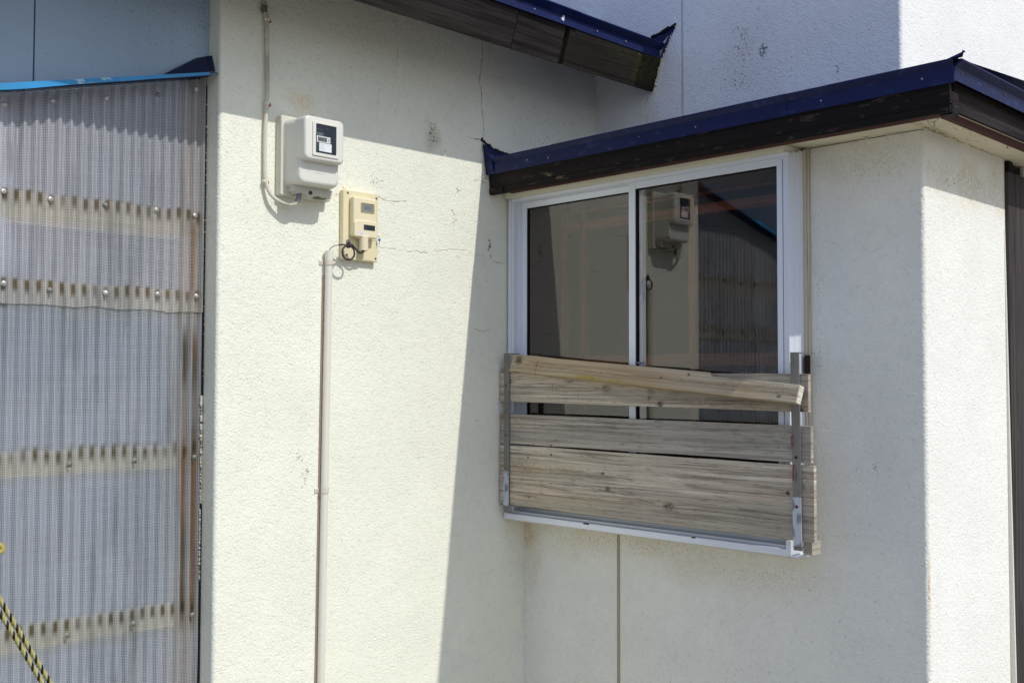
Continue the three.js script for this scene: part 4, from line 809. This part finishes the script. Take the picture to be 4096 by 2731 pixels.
  part(t, 'corrugated_sheet', corrugated(-2.6, -1.932, 1.81, (x) => roofY(x) + 0.004, ZP + 0.004), plastic, 'left overlapping corrugated sheet');
  part(t, 'corrugated_sheet', corrugated(-2.6, -1.955, 0, 1.81, ZP + 0.001), plastic);
  // battens behind; dirt has settled on their tops where the waves touch them
  const s = grainSheet(-2.7, -1.3, 0, 0.14, 460, [210, 194, 154], [156, 132, 90], { contrast: 0.6, warm: 0.3 });
  s.each((i, x, y) => { const w = 0.5 - 0.5 * Math.cos((x + 1.384) / 0.0321 * 2 * Math.PI); s.mix(i, [40, 28, 12], smooth(0.5, 0.75, w + 0.25 * (fbm(x * 60, y * 60, 3) - 0.5)) * smooth(0.052, 0.07, y + 0.012 * (noise(x * 40, 5) - 0.5))); });
  const bm = mat({ ...s.maps(0.001), roughness: 0.85 });
  const zb = ZP - 0.0155;
  const batten = (y0, y1, l) => part(t, 'batten', bx(-2.6, -1.4195, y0, y1, zb - 0.035, zb, 0.002, 0, 0.09 - y1, 'x'), bm, l);
  batten(2.035, 2.128); batten(1.82, 1.878); batten(1.33, 1.402); batten(0.85, 0.918);
  const ps = grainSheet(0, 2.5, -1.5, -1.3, 420, [132, 76, 32], [58, 34, 16], { contrast: 0.85, warm: 0.2 });
  ps.stain(1.2, -1.39, 0.7, 0.05, [84, 60, 30], 0.6, 30); ps.stain(1.42, -1.39, 0.08, 0.06, [176, 98, 34], 0.8, 60);
  part(t, 'post', bx(-1.418, -1.36, 0, 2.5, zb - 0.1, zb + 0.001, 0.003, 0, 0, 'y'), mat({ ...ps.maps(0.001), roughness: 0.85 }), 'brown post behind the corrugated sheet');
  // inside of the lean-to
  part(t, 'inner_wall', [bx(-2.7, -1.35, 0, 2.6, -0.42, -0.36), bx(-2.72, -2.62, 0, 2.2, -0.359, -0.09), bx(-1.3585, -1.346, 0, 2.6, -0.359, -0.125)], mat({ color: rgb(104, 108, 122), roughness: 0.9 }));
  // roof: rake edge of blue metal, folded up at the high end
  const edge = [];
  for (let k = 0; k <= 24; k++) { const x = lerp(-2.7, -1.352, k / 24); edge.push([x, roofY(x) + (noise(k * 0.9, 3) - 0.5) * 0.004]); }
  const strip = [...edge, ...edge.slice().reverse().map(([x]) => [x, 2.5515 + (x + 1.3774) * 0.257])];
  part(t, 'roof_edge', alongZ(strip, -0.008, -0.0045), cyan, 'dented bright blue metal rake edge');
  part(t, 'roof_sheet', alongZ([[-2.7, roofY(-2.7) + 0.008], [-1.352, roofY(-1.352) + 0.006], [-1.352, roofY(-1.352) + 0.0085], [-2.7, roofY(-2.7) + 0.0105]], -0.069, -0.009), navy);
  part(t, 'upstand', sheetOf([[[-1.53, roofY(-1.53) + 0.012, -0.03], [-1.36, 2.556, -0.03], [-1.347, 2.622, -0.066], [-1.39, 2.606, -0.068]], [[-1.36, 2.556, -0.03], [-1.345, 2.562, -0.028], [-1.3452, 2.62, -0.05], [-1.358, 2.618, -0.062]]]), mat({ color: rgb(30, 38, 70), roughness: 0.5 }), 'dark folded upstand at the top of the roof edge');
  part(t, 'roof_corner', ragged([-1.372, 2.549, -0.006], [-1.35, 2.552, -0.006], 0, 0.003, 12, 0.004, [0, 1, 0]), mat({ color: rgb(96, 78, 56), roughness: 0.9 }));
  // dark gap closer and torn sealant beside the return of the wall
  part(t, 'corner_batten', bx(-1.3515, -1.3462, 0, 2.53, -0.12, -0.076, 0.001), mat({ color: rgb(44, 46, 44), roughness: 0.9 }));
  part(t, 'sealant', [...ragged([-1.3515, 1.55, -0.076], [-1.349, 1.22, -0.076], 0, 0.002, 60, 0.0042, [1, 0, 0]), ...ragged([-1.3525, 1.2, -0.076], [-1.3515, 0.98, -0.076], 0, 0.001, 40, 0.0022, [1, 0, 0]), ...ragged([-1.3485, 2.5, -0.074], [-1.3485, 1.6, -0.074], 0, 0.002, 40, 0.0022, [1, 0, 0])], mat({ color: rgb(214, 206, 184), roughness: 0.9 }), 'torn cream sealant');
  // screws with domed washers, one mesh each
  const dome = new THREE.SphereGeometry(0.0086, 16, 8, 0, 6.283, 0, 1.35); dome.scale(1, 0.62, 1); dome.rotateX(Math.PI / 2);
  const pin = new THREE.CylinderGeometry(0.0026, 0.003, 0.003, 10); pin.rotateX(Math.PI / 2); pin.translate(0, 0, 0.0055);
  const sg = mergeGeometries([metreUV(dome), metreUV(pin)]);
  const sm = mat({ color: rgb(190, 188, 184), roughness: 0.4, metalness: 0.45 }), sd = mat({ color: rgb(128, 126, 120), roughness: 0.55, metalness: 0.4 });
  const spots = [[-1.9548, 2.3563], [-1.8244, 2.392], [-1.6697, 2.4278], [-1.5105, 2.4688], [-1.384, 2.5106], [-1.9522, 2.1172], [-1.8255, 2.1107], [-1.6681, 2.1122], [-1.5107, 2.1156], [-1.3833, 2.1138], [-1.9473, 1.8637], [-1.8229, 1.8529], [-1.663, 1.8554], [-1.5027, 1.8605], [-1.3754, 1.8618], [-1.7589, 1.3606], [-1.5662, 1.3614], [-1.3749, 1.3625], [-1.7567, 0.8798], [-1.5631, 0.8816], [-1.3737, 0.8786]];
  spots.forEach(([x, y], i) => { const o = part(t, 'screw', sg, i % 4 === 3 || i > 14 ? sd : sm); o.position.set(x, y, ZP + 0.0064); o.rotation.set(rr(-0.25, 0.25), rr(-0.25, 0.25), 0); });
}

// ------------------------------------------------------------------ rope at the lower left corner
{
  const t = thing('twisted_rope', 'doubled yellow and black twisted rope crossing the lower left corner', 'rope');
  const ye = mat({ color: rgb(176, 176, 128), roughness: 0.8 }), yd = mat({ color: rgb(176, 164, 88), roughness: 0.75 }), bk = mat({ color: rgb(40, 40, 48), roughness: 0.8 });
  const rope = (a, b, sag, r, turns, ph) => {
    const A = new THREE.Vector3(...a), B = new THREE.Vector3(...b), d = B.clone().sub(A).normalize(), u = new THREE.Vector3(0, 0, 1), w = d.clone().cross(u).normalize();
    [ye, yd, bk].forEach((m, k) => {
      const pts = [];
      for (let j = 0; j <= 150; j++) { const f = j / 150, p = A.clone().lerp(B, f), q = ph + k * 2.094 + f * turns * 2 * Math.PI; p.y -= sag * Math.sin(Math.PI * f); p.addScaledVector(u, r * 0.55 * Math.cos(q)).addScaledVector(w, r * 0.55 * Math.sin(q)); pts.push(p.toArray()); }
      part(t, 'strand', tube(pts, r * 0.56, 300, 7), m, k === 2 ? 'black strand' : 'yellow strand');
    });
  };
  rope([-2.06, 1.105, 0.2], [-1.62, 0.28, 0.2], -0.012, 0.0058, 28, 0.3);
  rope([-2.068, 1.085, 0.212], [-1.635, 0.27, 0.212], -0.010, 0.0058, 28, 1.4);
  part(t, 'loop_end', tube([[-2.08, 1.195, 0.2], [-2.055, 1.2, 0.2], [-2.035, 1.192, 0.2], [-2.03, 1.182, 0.2], [-2.04, 1.175, 0.2], [-2.07, 1.172, 0.2]], 0.0065, 30, 8), yd);
  part(t, 'ground_peg', cyl(0.01, 0.008, 0.36, -1.625, 0.14, 0.205), mat({ color: rgb(90, 84, 78), roughness: 0.7 }));
  part(t, 'tie_stake', cyl(0.018, 0.016, 1.35, -2.078, 0.675, 0.205), mat({ color: rgb(110, 96, 76), roughness: 0.9 }));
}

renderer.render(scene, camera);
